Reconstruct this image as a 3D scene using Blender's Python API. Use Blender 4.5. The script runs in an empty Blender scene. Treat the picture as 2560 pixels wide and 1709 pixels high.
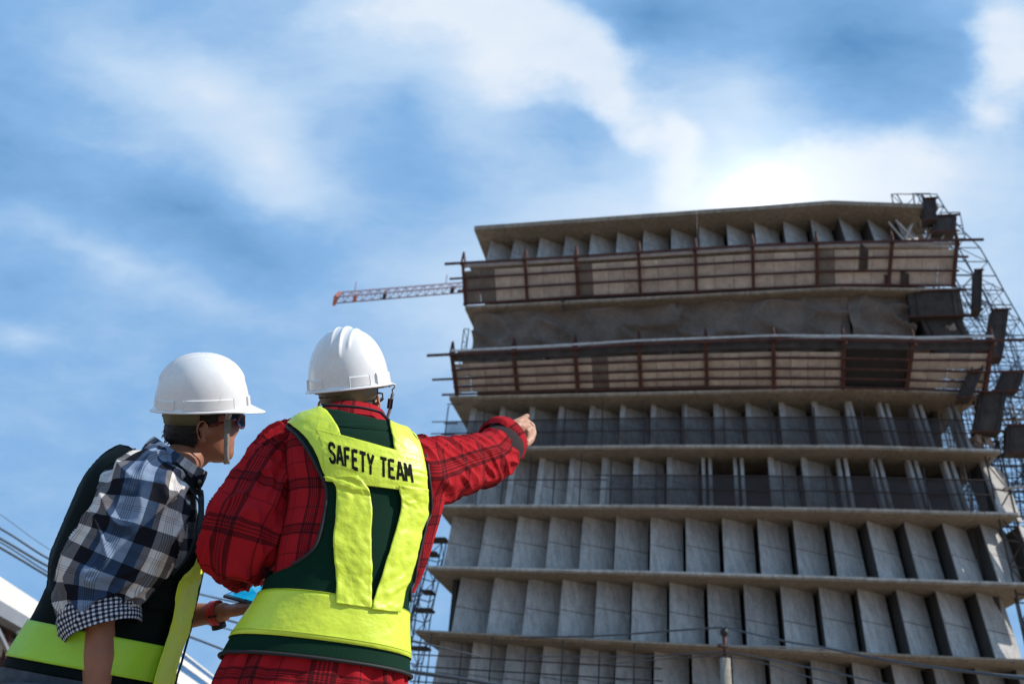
import bpy, bmesh, math, random
import numpy as np
from mathutils import Vector, Matrix, noise as mnoise
from mathutils.bvhtree import BVHTree

random.seed(7)
rng = np.random.RandomState(5)
R = math.radians
scene = bpy.context.scene
COL = scene.collection

# ---------------------------------------------------------------- camera
THETA, ROLL, FPX = R(28.0), R(4.4), 2300.0        # pitch up, roll, focal length in pixels of a 2560 px wide frame
CAM = Vector((0, 0, 0))
EYE = 0.45                                        # height of the lens over the ground; world z = 0 is lens height
GZ = -EYE
FW = Vector((0, math.cos(THETA), math.sin(THETA)))
_U0 = Vector((0, -math.sin(THETA), math.cos(THETA)))
RT = Vector((1, 0, 0)) * math.cos(ROLL) + _U0 * math.sin(ROLL)
UP = _U0 * math.cos(ROLL) - Vector((1, 0, 0)) * math.sin(ROLL)

cam_d = bpy.data.cameras.new('camera')
cam = bpy.data.objects.new('camera', cam_d)
COL.objects.link(cam)
cam.matrix_world = Matrix(((RT.x, UP.x, -FW.x, 0), (RT.y, UP.y, -FW.y, 0), (RT.z, UP.z, -FW.z, 0), (0, 0, 0, 1)))
cam_d.sensor_width = 36.0
cam_d.lens = 36.0 * FPX / 2560.0
cam_d.clip_start, cam_d.clip_end = 0.05, 6000
cam_d.dof.use_dof = True
cam_d.dof.focus_distance = 2.62
cam_d.dof.aperture_fstop = 4.5
scene.camera = cam


def ray(px, py):
    return FW + RT * ((px - 1280.0) / FPX) - UP * ((py - 854.5) / FPX)


def at(px, py, y):
    d = ray(px, py)
    return d * (y / d.y)


# ---------------------------------------------------------------- light
SUN_AZ, SUN_EL = R(94), R(42)                    # azimuth clockwise from +Y (the view direction)
world = bpy.data.worlds.new('World')
scene.world = world
world.use_nodes = True
sun_d = bpy.data.lights.new('sun', 'SUN')
sun_d.energy = 5.0
sun_d.angle = R(0.6)
sun_d.color = (1.0, 0.95, 0.88)
sun = bpy.data.objects.new('sun', sun_d)
COL.objects.link(sun)
sdir = Vector((math.sin(SUN_AZ) * math.cos(SUN_EL), math.cos(SUN_AZ) * math.cos(SUN_EL), math.sin(SUN_EL)))
sun.rotation_euler = sdir.to_track_quat('Z', 'Y').to_euler()
vs = scene.view_settings
vs.view_transform = 'Standard'
vs.look = 'None'
vs.exposure = 0.0
vs.gamma = 1.0
vs.use_curve_mapping = False
scene.cycles.max_bounces = 6
scene.cycles.transparent_max_bounces = 12


def build_world():
    nt = world.node_tree
    N, L = nt.nodes, nt.links
    N.clear()

    def nd(t, **kw):
        n = N.new(t)
        for k, v in kw.items():
            setattr(n, k, v)
        return n

    def math_(op, a, b=None, clamp=False):
        n = nd('ShaderNodeMath', operation=op)
        n.use_clamp = clamp
        for i, v in enumerate((a, b)):
            if v is None:
                continue
            if isinstance(v, (int, float)):
                n.inputs[i].default_value = v
            else:
                L.new(v, n.inputs[i])
        return n.outputs[0]

    def dot(v, c):
        n = nd('ShaderNodeVectorMath', operation='DOT_PRODUCT')
        L.new(v, n.inputs[0])
        n.inputs[1].default_value = c
        return n.outputs['Value']

    tc = nd('ShaderNodeTexCoord').outputs['Generated']
    x, y, z = dot(tc, RT), dot(tc, UP), dot(tc, FW)
    zc = math_('MAXIMUM', z, 0.2)
    qx, qy = math_('DIVIDE', x, zc), math_('DIVIDE', y, zc)
    comb = nd('ShaderNodeCombineXYZ')
    L.new(qx, comb.inputs[0])
    L.new(qy, comb.inputs[1])
    q = comb.outputs[0]

    def noise(vec, scale, detail=4, rough=0.55, out='Fac', stretch=None, rot=0):
        n = nd('ShaderNodeTexNoise')
        n.inputs['Scale'].default_value = scale
        n.inputs['Detail'].default_value = detail
        n.inputs['Roughness'].default_value = rough
        if stretch:
            m = nd('ShaderNodeMapping')
            m.inputs['Scale'].default_value = stretch
            m.inputs['Rotation'].default_value = (0, 0, rot)
            L.new(vec, m.inputs[0])
            vec = m.outputs[0]
        L.new(vec, n.inputs['Vector'])
        return n.outputs[out]

    def vadd(a, b, s):
        s1 = nd('ShaderNodeVectorMath', operation='SUBTRACT')
        L.new(b, s1.inputs[0])
        s1.inputs[1].default_value = (0.5, 0.5, 0.5)
        s2 = nd('ShaderNodeVectorMath', operation='MULTIPLY_ADD')
        L.new(s1.outputs[0], s2.inputs[0])
        s2.inputs[1].default_value = (s, s, 0)
        L.new(a, s2.inputs[2])
        return s2.outputs[0]

    w1 = vadd(q, noise(q, 3.2, 2, 0.5, 'Color'), 0.16)
    warp = vadd(w1, noise(q, 11, 4, 0.6, 'Color'), 0.045)
    soft = vadd(vadd(q, noise(q, 3.0, 2, 0.5, 'Color'), 0.07), noise(q, 9.0, 5, 0.6, 'Color', (1, 1.8, 1), R(25)), 0.05)

    def blob(vec, cx, cy, rx, ry, rot):
        m = nd('ShaderNodeMapping', vector_type='TEXTURE')
        m.inputs['Location'].default_value = ((cx - 1280) / FPX, -(cy - 854.5) / FPX, 0)
        m.inputs['Rotation'].default_value = (0, 0, -R(rot))
        m.inputs['Scale'].default_value = (rx / FPX * 1.7, ry / FPX * 1.7, 1)
        L.new(vec, m.inputs[0])
        g = nd('ShaderNodeTexGradient', gradient_type='QUADRATIC_SPHERE')
        L.new(m.outputs[0], g.inputs[0])
        return g.outputs['Fac']

    def field(vec, blobs, base):
        acc = base
        for b in blobs:
            n = nd('ShaderNodeMath', operation='MULTIPLY_ADD')
            L.new(blob(vec, *b[:5]), n.inputs[0])
            n.inputs[1].default_value = b[5]
            if isinstance(acc, (int, float)):
                n.inputs[2].default_value = acc
            else:
                L.new(acc, n.inputs[2])
            acc = n.outputs[0]
        return acc

    # soft, far-spread veil of cloud
    veil = field(soft, [
        (545, 235, 380, 110, 16, 0.34), (690, 400, 230, 110, 35, 0.38), (760, 500, 140, 70, 10, 0.2), (330, 170, 300, 110, 25, 0.12),
        (900, 130, 330, 190, 20, 0.16), (1180, 160, 380, 230, 10, 0.3), (330, 350, 260, 50, 10, 0.12),
        (1000, 275, 120, 140, 0, -0.24), (1050, 430, 200, 170, 0, -0.12), (800, 330, 80, 50, 0, -0.10), (470, 500, 270, 120, 15, -0.2), (700, 640, 290, 140, 15, -0.2),
        (0, 410, 300, 220, 0, -0.2), (0, 30, 170, 170, 0, -0.12), (50, 720, 160, 90, 0, -0.12),
        (300, 640, 420, 60, 24, 0.16), (80, 570, 250, 50, 5, 0.10), (520, 760, 280, 50, 10, 0.08), (40, 830, 110, 35, 5, 0.2),
        (1500, 620, 560, 240, -5, 0.34), (1150, 820, 420, 260, 0, 0.16), (1900, 470, 560, 150, -3, 0.4), (2330, 480, 360, 160, 0, 0.25), (2500, 700, 300, 300, 0, 0.28),
        (1880, 240, 240, 170, 0, 0.26), (1800, 330, 240, 110, 0, 0.2), (1430, 340, 130, 110, 20, -0.16), (2120, 130, 360, 170, 10, -0.34), (1650, 50, 200, 110, 0, -0.28),
    ], 0.33)
    vn = noise(q, 5.0, 5, 0.55, stretch=(1, 2.6, 1), rot=R(20))
    veil = math_('ADD', veil, math_('MULTIPLY', math_('SUBTRACT', vn, 0.5), 0.26))
    vf = noise(soft, 15.0, 7, 0.62, stretch=(1, 2.2, 1), rot=R(28))
    veil = math_('ADD', veil, math_('MULTIPLY', math_('SUBTRACT', vf, 0.5), 0.20))
    # crisp white cumulus
    crisp = field(warp, [
        (1150, 60, 330, 190, 10, 1.15), (1380, 140, 230, 150, 25, 1.2), (1530, 220, 120, 130, 30, 1.0), (1600, 330, 90, 60, 20, 0.6),
        (1690, 340, 70, 110, 0, 1.0), (1810, 470, 270, 100, 0, 1.0), (2070, 430, 250, 120, 0, 1.15), (2250, 470, 230, 110, 0, 0.85), (2500, 110, 130, 230, 10, 1.3), (2440, 300, 110, 70, 30, 0.6),
        (900, 60, 260, 110, 0, 0.4), (1010, 300, 150, 130, 0, -0.9), (1420, 330, 160, 100, 20, -0.8), (1900, 260, 170, 100, 0, -0.5),
    ], 0.0)
    cn = noise(q, 9.0, 7, 0.6, stretch=(1, 1.7, 1), rot=R(25))
    crisp = math_('ADD', crisp, math_('MULTIPLY', math_('SUBTRACT', cn, 0.5), 1.0))
    sm = nd('ShaderNodeMapRange', interpolation_type='SMOOTHSTEP')
    L.new(crisp, sm.inputs[0])
    sm.inputs[1].default_value, sm.inputs[2].default_value = 0.16, 0.92
    crisp = math_('MULTIPLY', sm.outputs[0], math_('ADD', math_('MULTIPLY', cn, 0.8), 0.52), clamp=True)
    veil = math_('MAXIMUM', math_('MINIMUM', veil, 0.92), 0.0)
    # union of both
    c = math_('SUBTRACT', 1.0, math_('MULTIPLY', math_('SUBTRACT', 1.0, veil), math_('SUBTRACT', 1.0, math_('MULTIPLY', crisp, 0.85))), clamp=True)

    sky = nd('ShaderNodeTexSky', sky_type='NISHITA')
    sky.sun_disc = False
    sky.sun_elevation = SUN_EL
    sky.sun_rotation = SUN_AZ
    sky.air_density, sky.dust_density, sky.ozone_density = 1.0, 0.0, 3.0
    bg = nd('ShaderNodeBackground')
    L.new(sky.outputs[0], bg.inputs[0])
    bg.inputs[1].default_value = 0.14
    cl = nd('ShaderNodeBackground')
    ramp = nd('ShaderNodeValToRGB')
    L.new(c, ramp.inputs[0])
    e = ramp.color_ramp.elements
    e[0].position, e[0].color = 0.0, (0.11, 0.29, 0.57, 1)
    e[1].position, e[1].color = 1.0, (0.84, 0.90, 0.98, 1)
    m = e.new(0.55)
    m.color = (0.50, 0.68, 0.91, 1)
    m = e.new(0.3)
    m.color = (0.25, 0.47, 0.79, 1)
    L.new(ramp.outputs[0], cl.inputs[0])
    # sun glow over the roof, painted in as extra cloud brightness
    glow = field(q, [(1900, 500, 90, 85, 0, 0.9), (1900, 500, 190, 160, 0, 0.35), (1900, 505, 380, 260, 0, 0.16)], 1.0)
    L.new(glow, cl.inputs[1])
    mix = nd('ShaderNodeMixShader')
    mr = nd('ShaderNodeMapRange', interpolation_type='SMOOTHSTEP')
    L.new(c, mr.inputs[0])
    mr.inputs[1].default_value, mr.inputs[2].default_value = -0.6, 0.15
    L.new(mr.outputs[0], mix.inputs[0])
    L.new(bg.outputs[0], mix.inputs[1])
    L.new(cl.outputs[0], mix.inputs[2])
    out = nd('ShaderNodeOutputWorld')
    L.new(mix.outputs[0], out.inputs[0])


build_world()
world.cycles.sampling_method = 'MANUAL'
world.cycles.sample_map_resolution = 512


# ---------------------------------------------------------------- object helpers
def tag(o, label=None, cat=None, group=None, kind=None):
    for k, v in (('label', label), ('category', cat), ('group', group), ('kind', kind)):
        if v:
            o[k] = v
    return o


def empty(name, loc=(0, 0, 0), label=None, cat=None, group=None):
    o = bpy.data.objects.new(name, None)
    o.empty_display_size = 0.1
    o.location = loc
    COL.objects.link(o)
    return tag(o, label, cat, group)


def mesh_obj(name, verts, faces, mat, parent=None, smooth=False, uv=None, loc=None):
    me = bpy.data.meshes.new(name)
    me.from_pydata([tuple(v) for v in verts], [], [tuple(f) for f in faces])
    if smooth:
        me.polygons.foreach_set('use_smooth', [True] * len(me.polygons))
    if uv is not None:
        lay = me.uv_layers.new(name='UVMap')
        idx = np.empty(len(me.loops), dtype=np.int32)
        me.loops.foreach_get('vertex_index', idx)
        lay.data.foreach_set('uv', np.asarray(uv, dtype=np.float32)[idx].ravel())
    me.materials.append(mat)
    me.update()
    o = bpy.data.objects.new(name, me)
    COL.objects.link(o)
    if parent is not None:
        o.parent = parent
        # keep world coordinates of verts: shift by the root's location
        root = parent
        off = Vector((0, 0, 0))
        while root is not None:
            off += Vector(root.location)
            root = root.parent
        if off.length > 0:
            me.transform(Matrix.Translation(-off))
    return o


class MB:
    """collects simple solids, then links them as one mesh object"""
    def __init__(self):
        self.v, self.f = [], []

    def add(self, vs_, fs_):
        n = len(self.v)
        self.v += [Vector(v) for v in vs_]
        self.f += [tuple(i + n for i in f) for f in fs_]
        return self

    def prism(self, lo, hi):
        """solid between two polygons with equal vertex counts"""
        n = len(lo)
        fs = [tuple(range(n))[::-1], tuple(range(n, 2 * n))]
        fs += [(i, (i + 1) % n, n + (i + 1) % n, n + i) for i in range(n)]
        return self.add(list(lo) + list(hi), fs)

    def bar(self, a, b, w, h=None, up=Vector((0, 0, 1))):
        a, b = Vector(a), Vector(b)
        h = w if h is None else h
        d = (b - a).normalized()
        s = d.cross(up)
        if s.length < 1e-4:
            s = d.cross(Vector((1, 0, 0)))
        s.normalize()
        u = s.cross(d).normalized()
        q = [s * w / 2 + u * h / 2, -s * w / 2 + u * h / 2, -s * w / 2 - u * h / 2, s * w / 2 - u * h / 2]
        return self.prism([a + k for k in q], [b + k for k in q])

    def tube(self, pts, r, n=8, closed=False, cap=True):
        pts = [Vector(p) for p in pts]
        m = len(pts)
        rr = r if hasattr(r, '__len__') else [r] * m
        base = len(self.v)
        prev = None
        for i, p in enumerate(pts):
            if closed:
                t = pts[(i + 1) % m] - pts[i - 1]
            else:
                t = pts[min(i + 1, m - 1)] - pts[max(i - 1, 0)]
            t.normalize()
            if prev is None:
                s = t.cross(Vector((0.1, 0.3, 1)))
                if s.length < 1e-3:
                    s = t.cross(Vector((1, 0, 0)))
            else:
                s = prev - t * prev.dot(t)
            s.normalize()
            prev = s
            u = t.cross(s)
            for k in range(n):
                a = 2 * math.pi * k / n
                self.v.append(p + (s * math.cos(a) + u * math.sin(a)) * rr[i])
        for i in range(m if closed else m - 1):
            for k in range(n):
                a, b = base + i * n, base + ((i + 1) % m) * n
                self.f.append((a + k, a + (k + 1) % n, b + (k + 1) % n, b + k))
        if cap and not closed:
            self.f.append(tuple(base + k for k in range(n))[::-1])
            self.f.append(tuple(base + (m - 1) * n + k for k in range(n)))
        return self

    def build(self, name, mat, parent=None, smooth=False):
        return mesh_obj(name, self.v, self.f, mat, parent, smooth)


# ---------------------------------------------------------------- materials
def new_mat(name):
    m = bpy.data.materials.new(name)
    m.use_nodes = True
    nt = m.node_tree
    return m, nt, nt.nodes['Principled BSDF']


def ramp_node(nt, fac, stops):
    r = nt.nodes.new('ShaderNodeValToRGB')
    nt.links.new(fac, r.inputs[0])
    e = r.color_ramp.elements
    while len(e) < len(stops):
        e.new(0.5)
    for el, (p, c) in zip(e, stops):
        el.position = p
        el.color = (*c, 1) if len(c) == 3 else c
    return r.outputs[0]


def tex_noise(nt, vec, scale, detail=5, rough=0.6, stretch=None, out='Fac'):
    if stretch:
        m = nt.nodes.new('ShaderNodeMapping')
        m.inputs['Scale'].default_value = stretch
        nt.links.new(vec, m.inputs[0])
        vec = m.outputs[0]
    n = nt.nodes.new('ShaderNodeTexNoise')
    n.inputs['Scale'].default_value = scale
    n.inputs['Detail'].default_value = detail
    n.inputs['Roughness'].default_value = rough
    nt.links.new(vec, n.inputs['Vector'])
    return n.outputs[out]


def mixc(nt, fac, a, b, blend='MIX'):
    n = nt.nodes.new('ShaderNodeMix')
    n.data_type = 'RGBA'
    n.blend_type = blend
    for i, v in ((0, fac), (6, a), (7, b)):
        if isinstance(v, (int, float)):
            n.inputs[i].default_value = v
        elif isinstance(v, tuple):
            n.inputs[i].default_value = (*v, 1) if len(v) == 3 else v
        else:
            nt.links.new(v, n.inputs[i])
    return n.outputs[2]


def coord(nt, which='Object'):
    return nt.nodes.new('ShaderNodeTexCoord').outputs[which]


def bump(nt, h, strength, dist, bsdf):
    b = nt.nodes.new('ShaderNodeBump')
    b.inputs['Strength'].default_value = strength
    b.inputs['Distance'].default_value = dist
    nt.links.new(h, b.inputs['Height'])
    nt.links.new(b.outputs[0], bsdf.inputs['Normal'])
    return b


def mat_concrete(name, c1, c2, scale=0.6, rand=0.0, streak=True):
    m, nt, b = new_mat(name)
    tc = coord(nt)
    a = tex_noise(nt, tc, scale, 6, 0.65)
    col = ramp_node(nt, a, [(0.3, c1), (0.7, c2)])
    if streak:
        s = tex_noise(nt, tc, 1.3, 5, 0.7, stretch=(3.0, 3.0, 0.35))
        col = mixc(nt, ramp_node(nt, s, [(0.42, (1, 1, 1)), (0.62, (0, 0, 0))]), mixc(nt, 0.7, col, tuple(0.42 * k for k in c1)), col)
    f = tex_noise(nt, tc, 9, 4, 0.7)
    col = mixc(nt, 0.4, col, ramp_node(nt, f, [(0.3, tuple(k * 0.5 for k in c1)), (0.7, c2)]))
    if rand:
        oi = nt.nodes.new('ShaderNodeObjectInfo')
        v = ramp_node(nt, oi.outputs['Random'], [(0, (1 - rand,) * 3), (1, (1, 1, 1))])
        col = mixc(nt, 1.0, col, v, 'MULTIPLY')
    nt.links.new(col, b.inputs['Base Color'])
    b.inputs['Roughness'].default_value = 0.92
    bump(nt, f, 0.4, 0.02, b)
    return m


def mat_plain(name, col, rough=0.6, metal=0.0, var=0.0, vscale=4, spec=None):
    m, nt, b = new_mat(name)
    if var:
        a = tex_noise(nt, coord(nt), vscale, 5, 0.65)
        nt.links.new(ramp_node(nt, a, [(0.3, tuple(k * (1 - var) for k in col)), (0.7, tuple(min(1, k * (1 + var)) for k in col))]), b.inputs['Base Color'])
    else:
        b.inputs['Base Color'].default_value = (*col, 1)
    b.inputs['Roughness'].default_value = rough
    b.inputs['Metallic'].default_value = metal
    if spec is not None:
        b.inputs['Specular IOR Level'].default_value = spec
    return m


M = {}
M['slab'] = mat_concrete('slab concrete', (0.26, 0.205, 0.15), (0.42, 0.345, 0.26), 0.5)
M['panel'] = mat_concrete('panel concrete', (0.50, 0.475, 0.44), (0.72, 0.69, 0.65), 0.35, 0.25)
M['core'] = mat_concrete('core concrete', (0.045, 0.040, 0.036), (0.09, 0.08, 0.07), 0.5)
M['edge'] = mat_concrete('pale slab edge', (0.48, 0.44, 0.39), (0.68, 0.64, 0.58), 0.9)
M['rust'] = mat_plain('rusty steel', (0.085, 0.028, 0.018), 0.75, 0.2, 0.45, 3)
M['pipe'] = mat_plain('scaffold pipe', (0.045, 0.032, 0.03), 0.6, 0.3, 0.4, 3)
M['bluepipe'] = mat_plain('galvanised pipe', (0.10, 0.13, 0.17), 0.5, 0.4, 0.3, 3)
M['dark'] = mat_plain('dark formwork', (0.05, 0.038, 0.031), 0.85, 0, 0.5, 2)
M['black'] = mat_plain('black rubber', (0.012, 0.012, 0.013), 0.6)


def mat_board(name, k):
    m, nt, b = new_mat(name)
    tc = coord(nt)
    n = tex_noise(nt, tc, 2.5, 6, 0.7)
    col = ramp_node(nt, n, [(0.3, (0.40 * k, 0.335 * k, 0.29 * k)), (0.72, (0.70 * k, 0.61 * k, 0.54 * k))])
    oi = nt.nodes.new('ShaderNodeObjectInfo')
    v = ramp_node(nt, oi.outputs['Random'], [(0.0, (0.72, 0.7, 0.7)), (1, (1.0, 0.98, 0.95))])
    col = mixc(nt, 1.0, col, v, 'MULTIPLY')
    s = tex_noise(nt, tc, 10, 4, 0.65)
    col = mixc(nt, ramp_node(nt, s, [(0.60, (0, 0, 0)), (0.72, (0.7, 0.7, 0.7))]), col, (0.14 * k, 0.10 * k, 0.085 * k))
    nt.links.new(col, b.inputs['Base Color'])
    b.inputs['Roughness'].default_value = 0.85
    return m


M['board_dark'] = mat_board('stained plywood', 0.36)
M['board'] = mat_board('weathered plywood', 1.0)


def mat_net(name, col, alpha):
    m, nt, b = new_mat(name)
    N, L = nt.nodes, nt.links
    tr = N.new('ShaderNodeBsdfTransparent')
    mx = N.new('ShaderNodeMixShader')
    n = tex_noise(nt, coord(nt), 1.4, 4, 0.6)
    r = N.new('ShaderNodeMapRange')
    L.new(n, r.inputs[0])
    r.inputs[1].default_value, r.inputs[2].default_value = 0.3, 0.7
    r.inputs[3].default_value, r.inputs[4].default_value = alpha - 0.1, alpha + 0.1
    L.new(r.outputs[0], mx.inputs[0])
    L.new(tr.outputs[0], mx.inputs[1])
    L.new(b.outputs[0], mx.inputs[2])
    L.new(mx.outputs[0], N['Material Output'].inputs[0])
    b.inputs['Base Color'].default_value = (*col, 1)
    b.inputs['Roughness'].default_value = 0.9
    return m


M['net'] = mat_net('debris net', (0.05, 0.042, 0.042), 0.62)
M['tarp'] = mat_concrete('grey tarpaulin', (0.09, 0.068, 0.053), (0.27, 0.21, 0.17), 0.7, 0, False)
# ---------------------------------------------------------------- ground
def ground():
    m, nt, b = new_mat('dusty ground')
    tc = coord(nt)
    a = tex_noise(nt, tc, 0.3, 8, 0.7)
    nt.links.new(ramp_node(nt, a, [(0.3, (0.22, 0.17, 0.12)), (0.7, (0.34, 0.27, 0.20))]), b.inputs['Base Color'])
    b.inputs['Roughness'].default_value = 0.95
    bump(nt, tex_noise(nt, tc, 6, 5), 0.5, 0.05, b)
    s = 3000
    o = mesh_obj('ground', [(-s, -s, GZ), (s, -s, GZ), (s, s, GZ), (-s, s, GZ)], [(0, 1, 2, 3)], m)
    tag(o, kind='structure')


ground()

# ---------------------------------------------------------------- tower block frame of reference
A1, A2 = R(13.0), R(5.0)
L1 = Vector((math.cos(A1), -math.sin(A1), 0)); N1 = Vector((math.sin(A1), math.cos(A1), 0))
L2 = Vector((math.cos(A2), -math.sin(A2), 0)); N2 = Vector((math.sin(A2), math.cos(A2), 0))
P0 = at(1600, 1425, 44.0); P0.z = 0
_d = ray(2080, 501)


def _hit(px, py, P, n):
    d = ray(px, py)
    return d * (P.dot(n) / d.dot(n))


_pk = _hit(2080, 501, P0, N1)
SK = (_pk - P0).dot(L1)
PK = P0 + L1 * SK


def FP(s, t, z):
    if s <= SK:
        p = P0 + L1 * s + N1 * t
    else:
        p = PK + L2 * (s - SK) + N2 * t
    return Vector((p.x, p.y, z))


def BP(px, py, t=0.0):
    """pixel -> (s, z) on the facade sheet at depth t"""
    p = _hit(px, py, P0 + N1 * t, N1)
    s = (p - P0).dot(L1)
    if s > SK:
        p = _hit(px, py, PK + N2 * t, N2)
        s = SK + (p - PK).dot(L2)
    return s, p.z


class Line:
    """a nearly level line on the facade given through points"""
    def __init__(self, pts, t=0.0):
        self.p = sorted(BP(x, y, t) for x, y in pts)
        self.t = t

    def z(self, s):
        p = self.p
        for (a, za), (b, zb) in zip(p[:-1], p[1:]):
            if s <= b or (b, zb) == p[-1]:
                return za + (zb - za) * (s - a) / (b - a)

    @property
    def s0(self): return self.p[0][0]

    @property
    def s1(self): return self.p[-1][0]


SL = {
    0: Line([(1186, 565), (2080, 501), (2345, 511)]),
    2: Line([(1163, 765), (2108, 717), (2400, 722)]),
    4: Line([(1124, 990), (2137, 968), (2440, 982)]),
    5: Line([(1110, 1118), (1640, 1111), (2152, 1112), (2500, 1123)]),
    6: Line([(1092, 1260), (1640, 1261), (2170, 1270), (2545, 1281)]),
    7: Line([(1068, 1413), (1780, 1430), (2189, 1443), (2610, 1457)]),
    8: Line([(1041, 1574), (1800, 1612), (2209, 1633), (2700, 1654)]),
    9: Line([(1015, 1748), (1800, 1802), (2230, 1832), (2760, 1860)]),
}


class Mid:
    def __init__(self, a, b, f=0.5):
        self.a, self.b, self.f = a, b, f

    def z(self, s): return self.a.z(s) * (1 - self.f) + self.b.z(s) * self.f

    @property
    def s0(self): return self.a.s0 * (1 - self.f) + self.b.s0 * self.f

    @property
    def s1(self): return self.a.s1 * (1 - self.f) + self.b.s1 * self.f


SL[1] = Mid(SL[0], SL[2])
SL[3] = Mid(SL[2], SL[4])

tower = empty('tower_block', FP(0, 5, GZ), 'unfinished grey concrete tower block with stacked floor slabs and tilted facade panels', 'building')
DEEP = 12.0


def slab(i, th=0.2, t0=0.0):
    ln = SL[i]
    st = [ln.s0]
    k = ln.s0
    while k < ln.s1 - 2.2:
        k += 1.9
        st.append(k)
    st.append(ln.s1)
    if ln.s0 < SK < ln.s1:
        st = sorted(set(st + [SK]))
    mb = MB()
    for a, b in zip(st[:-1], st[1:]):
        j = 0.012 * (rng.rand() - 0.5)
        e = 0.0 if abs(b - SK) < 1e-6 or b == ln.s1 else 0.006
        lo, hi = [], []
        for (s, w) in ((a, lo), (b - e, hi)):
            zt = ln.z(s)
            w += [FP(s, t0 + j, zt), FP(s, t0 + j, zt - th), FP(s, DEEP, zt - th - 0.05), FP(s, DEEP, zt)]
        mb.prism(lo, hi)
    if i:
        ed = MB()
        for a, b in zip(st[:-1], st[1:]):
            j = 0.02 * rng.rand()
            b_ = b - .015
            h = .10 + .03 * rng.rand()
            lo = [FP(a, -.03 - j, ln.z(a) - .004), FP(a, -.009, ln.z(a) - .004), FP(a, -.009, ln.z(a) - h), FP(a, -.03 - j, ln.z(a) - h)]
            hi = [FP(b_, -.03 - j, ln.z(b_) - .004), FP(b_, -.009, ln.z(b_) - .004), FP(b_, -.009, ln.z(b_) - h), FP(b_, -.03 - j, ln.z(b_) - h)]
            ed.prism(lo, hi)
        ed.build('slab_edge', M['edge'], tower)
    return mb.build('floor_slab', M['slab'], tower)


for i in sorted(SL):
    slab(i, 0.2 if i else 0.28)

# back walls and side walls per storey
order = sorted(SL)
for a, b in zip(order[:-1], order[1:]):
    A, B = SL[a], SL[b]
    mb = MB()
    for s0, s1 in ((A.s0 + 0.9, SK), (SK, A.s1 - 1.5)):
        lo = [FP(s0, 3.4, B.z(s0)), FP(s0, 3.7, B.z(s0)), FP(s0, 3.7, A.z(s0) - 0.2), FP(s0, 3.4, A.z(s0) - 0.2)]
        hi = [FP(s1, 3.4, B.z(s1)), FP(s1, 3.7, B.z(s1)), FP(s1, 3.7, A.z(s1) - 0.2), FP(s1, 3.4, A.z(s1) - 0.2)]
        mb.prism(lo, hi)
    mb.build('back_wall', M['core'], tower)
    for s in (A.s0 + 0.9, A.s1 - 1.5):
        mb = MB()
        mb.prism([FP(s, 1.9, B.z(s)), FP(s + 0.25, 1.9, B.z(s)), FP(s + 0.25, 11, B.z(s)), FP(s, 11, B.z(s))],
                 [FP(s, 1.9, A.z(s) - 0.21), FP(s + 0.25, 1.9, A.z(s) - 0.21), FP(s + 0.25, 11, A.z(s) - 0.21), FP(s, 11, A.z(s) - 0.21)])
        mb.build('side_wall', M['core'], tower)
# closed base below the lowest visible slab
ln = SL[9]
mb = MB()
for s0, s1 in ((ln.s0 + .6, SK), (SK, ln.s1 - .6)):
    mb.prism([FP(s0, 1, GZ - .2), FP(s1, 1, GZ - .2), FP(s1, 11, GZ - .2), FP(s0, 11, GZ - .2)],
             [FP(s0, 1, ln.z(s0) - .2), FP(s1, 1, ln.z(s1) - .2), FP(s1, 11, ln.z(s1) - .2), FP(s0, 11, ln.z(s0) - .2)])
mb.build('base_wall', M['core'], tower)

# tilted sawtooth facade panels
TN, TB, SAW = 1.25, 0.30, 1.15


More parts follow.
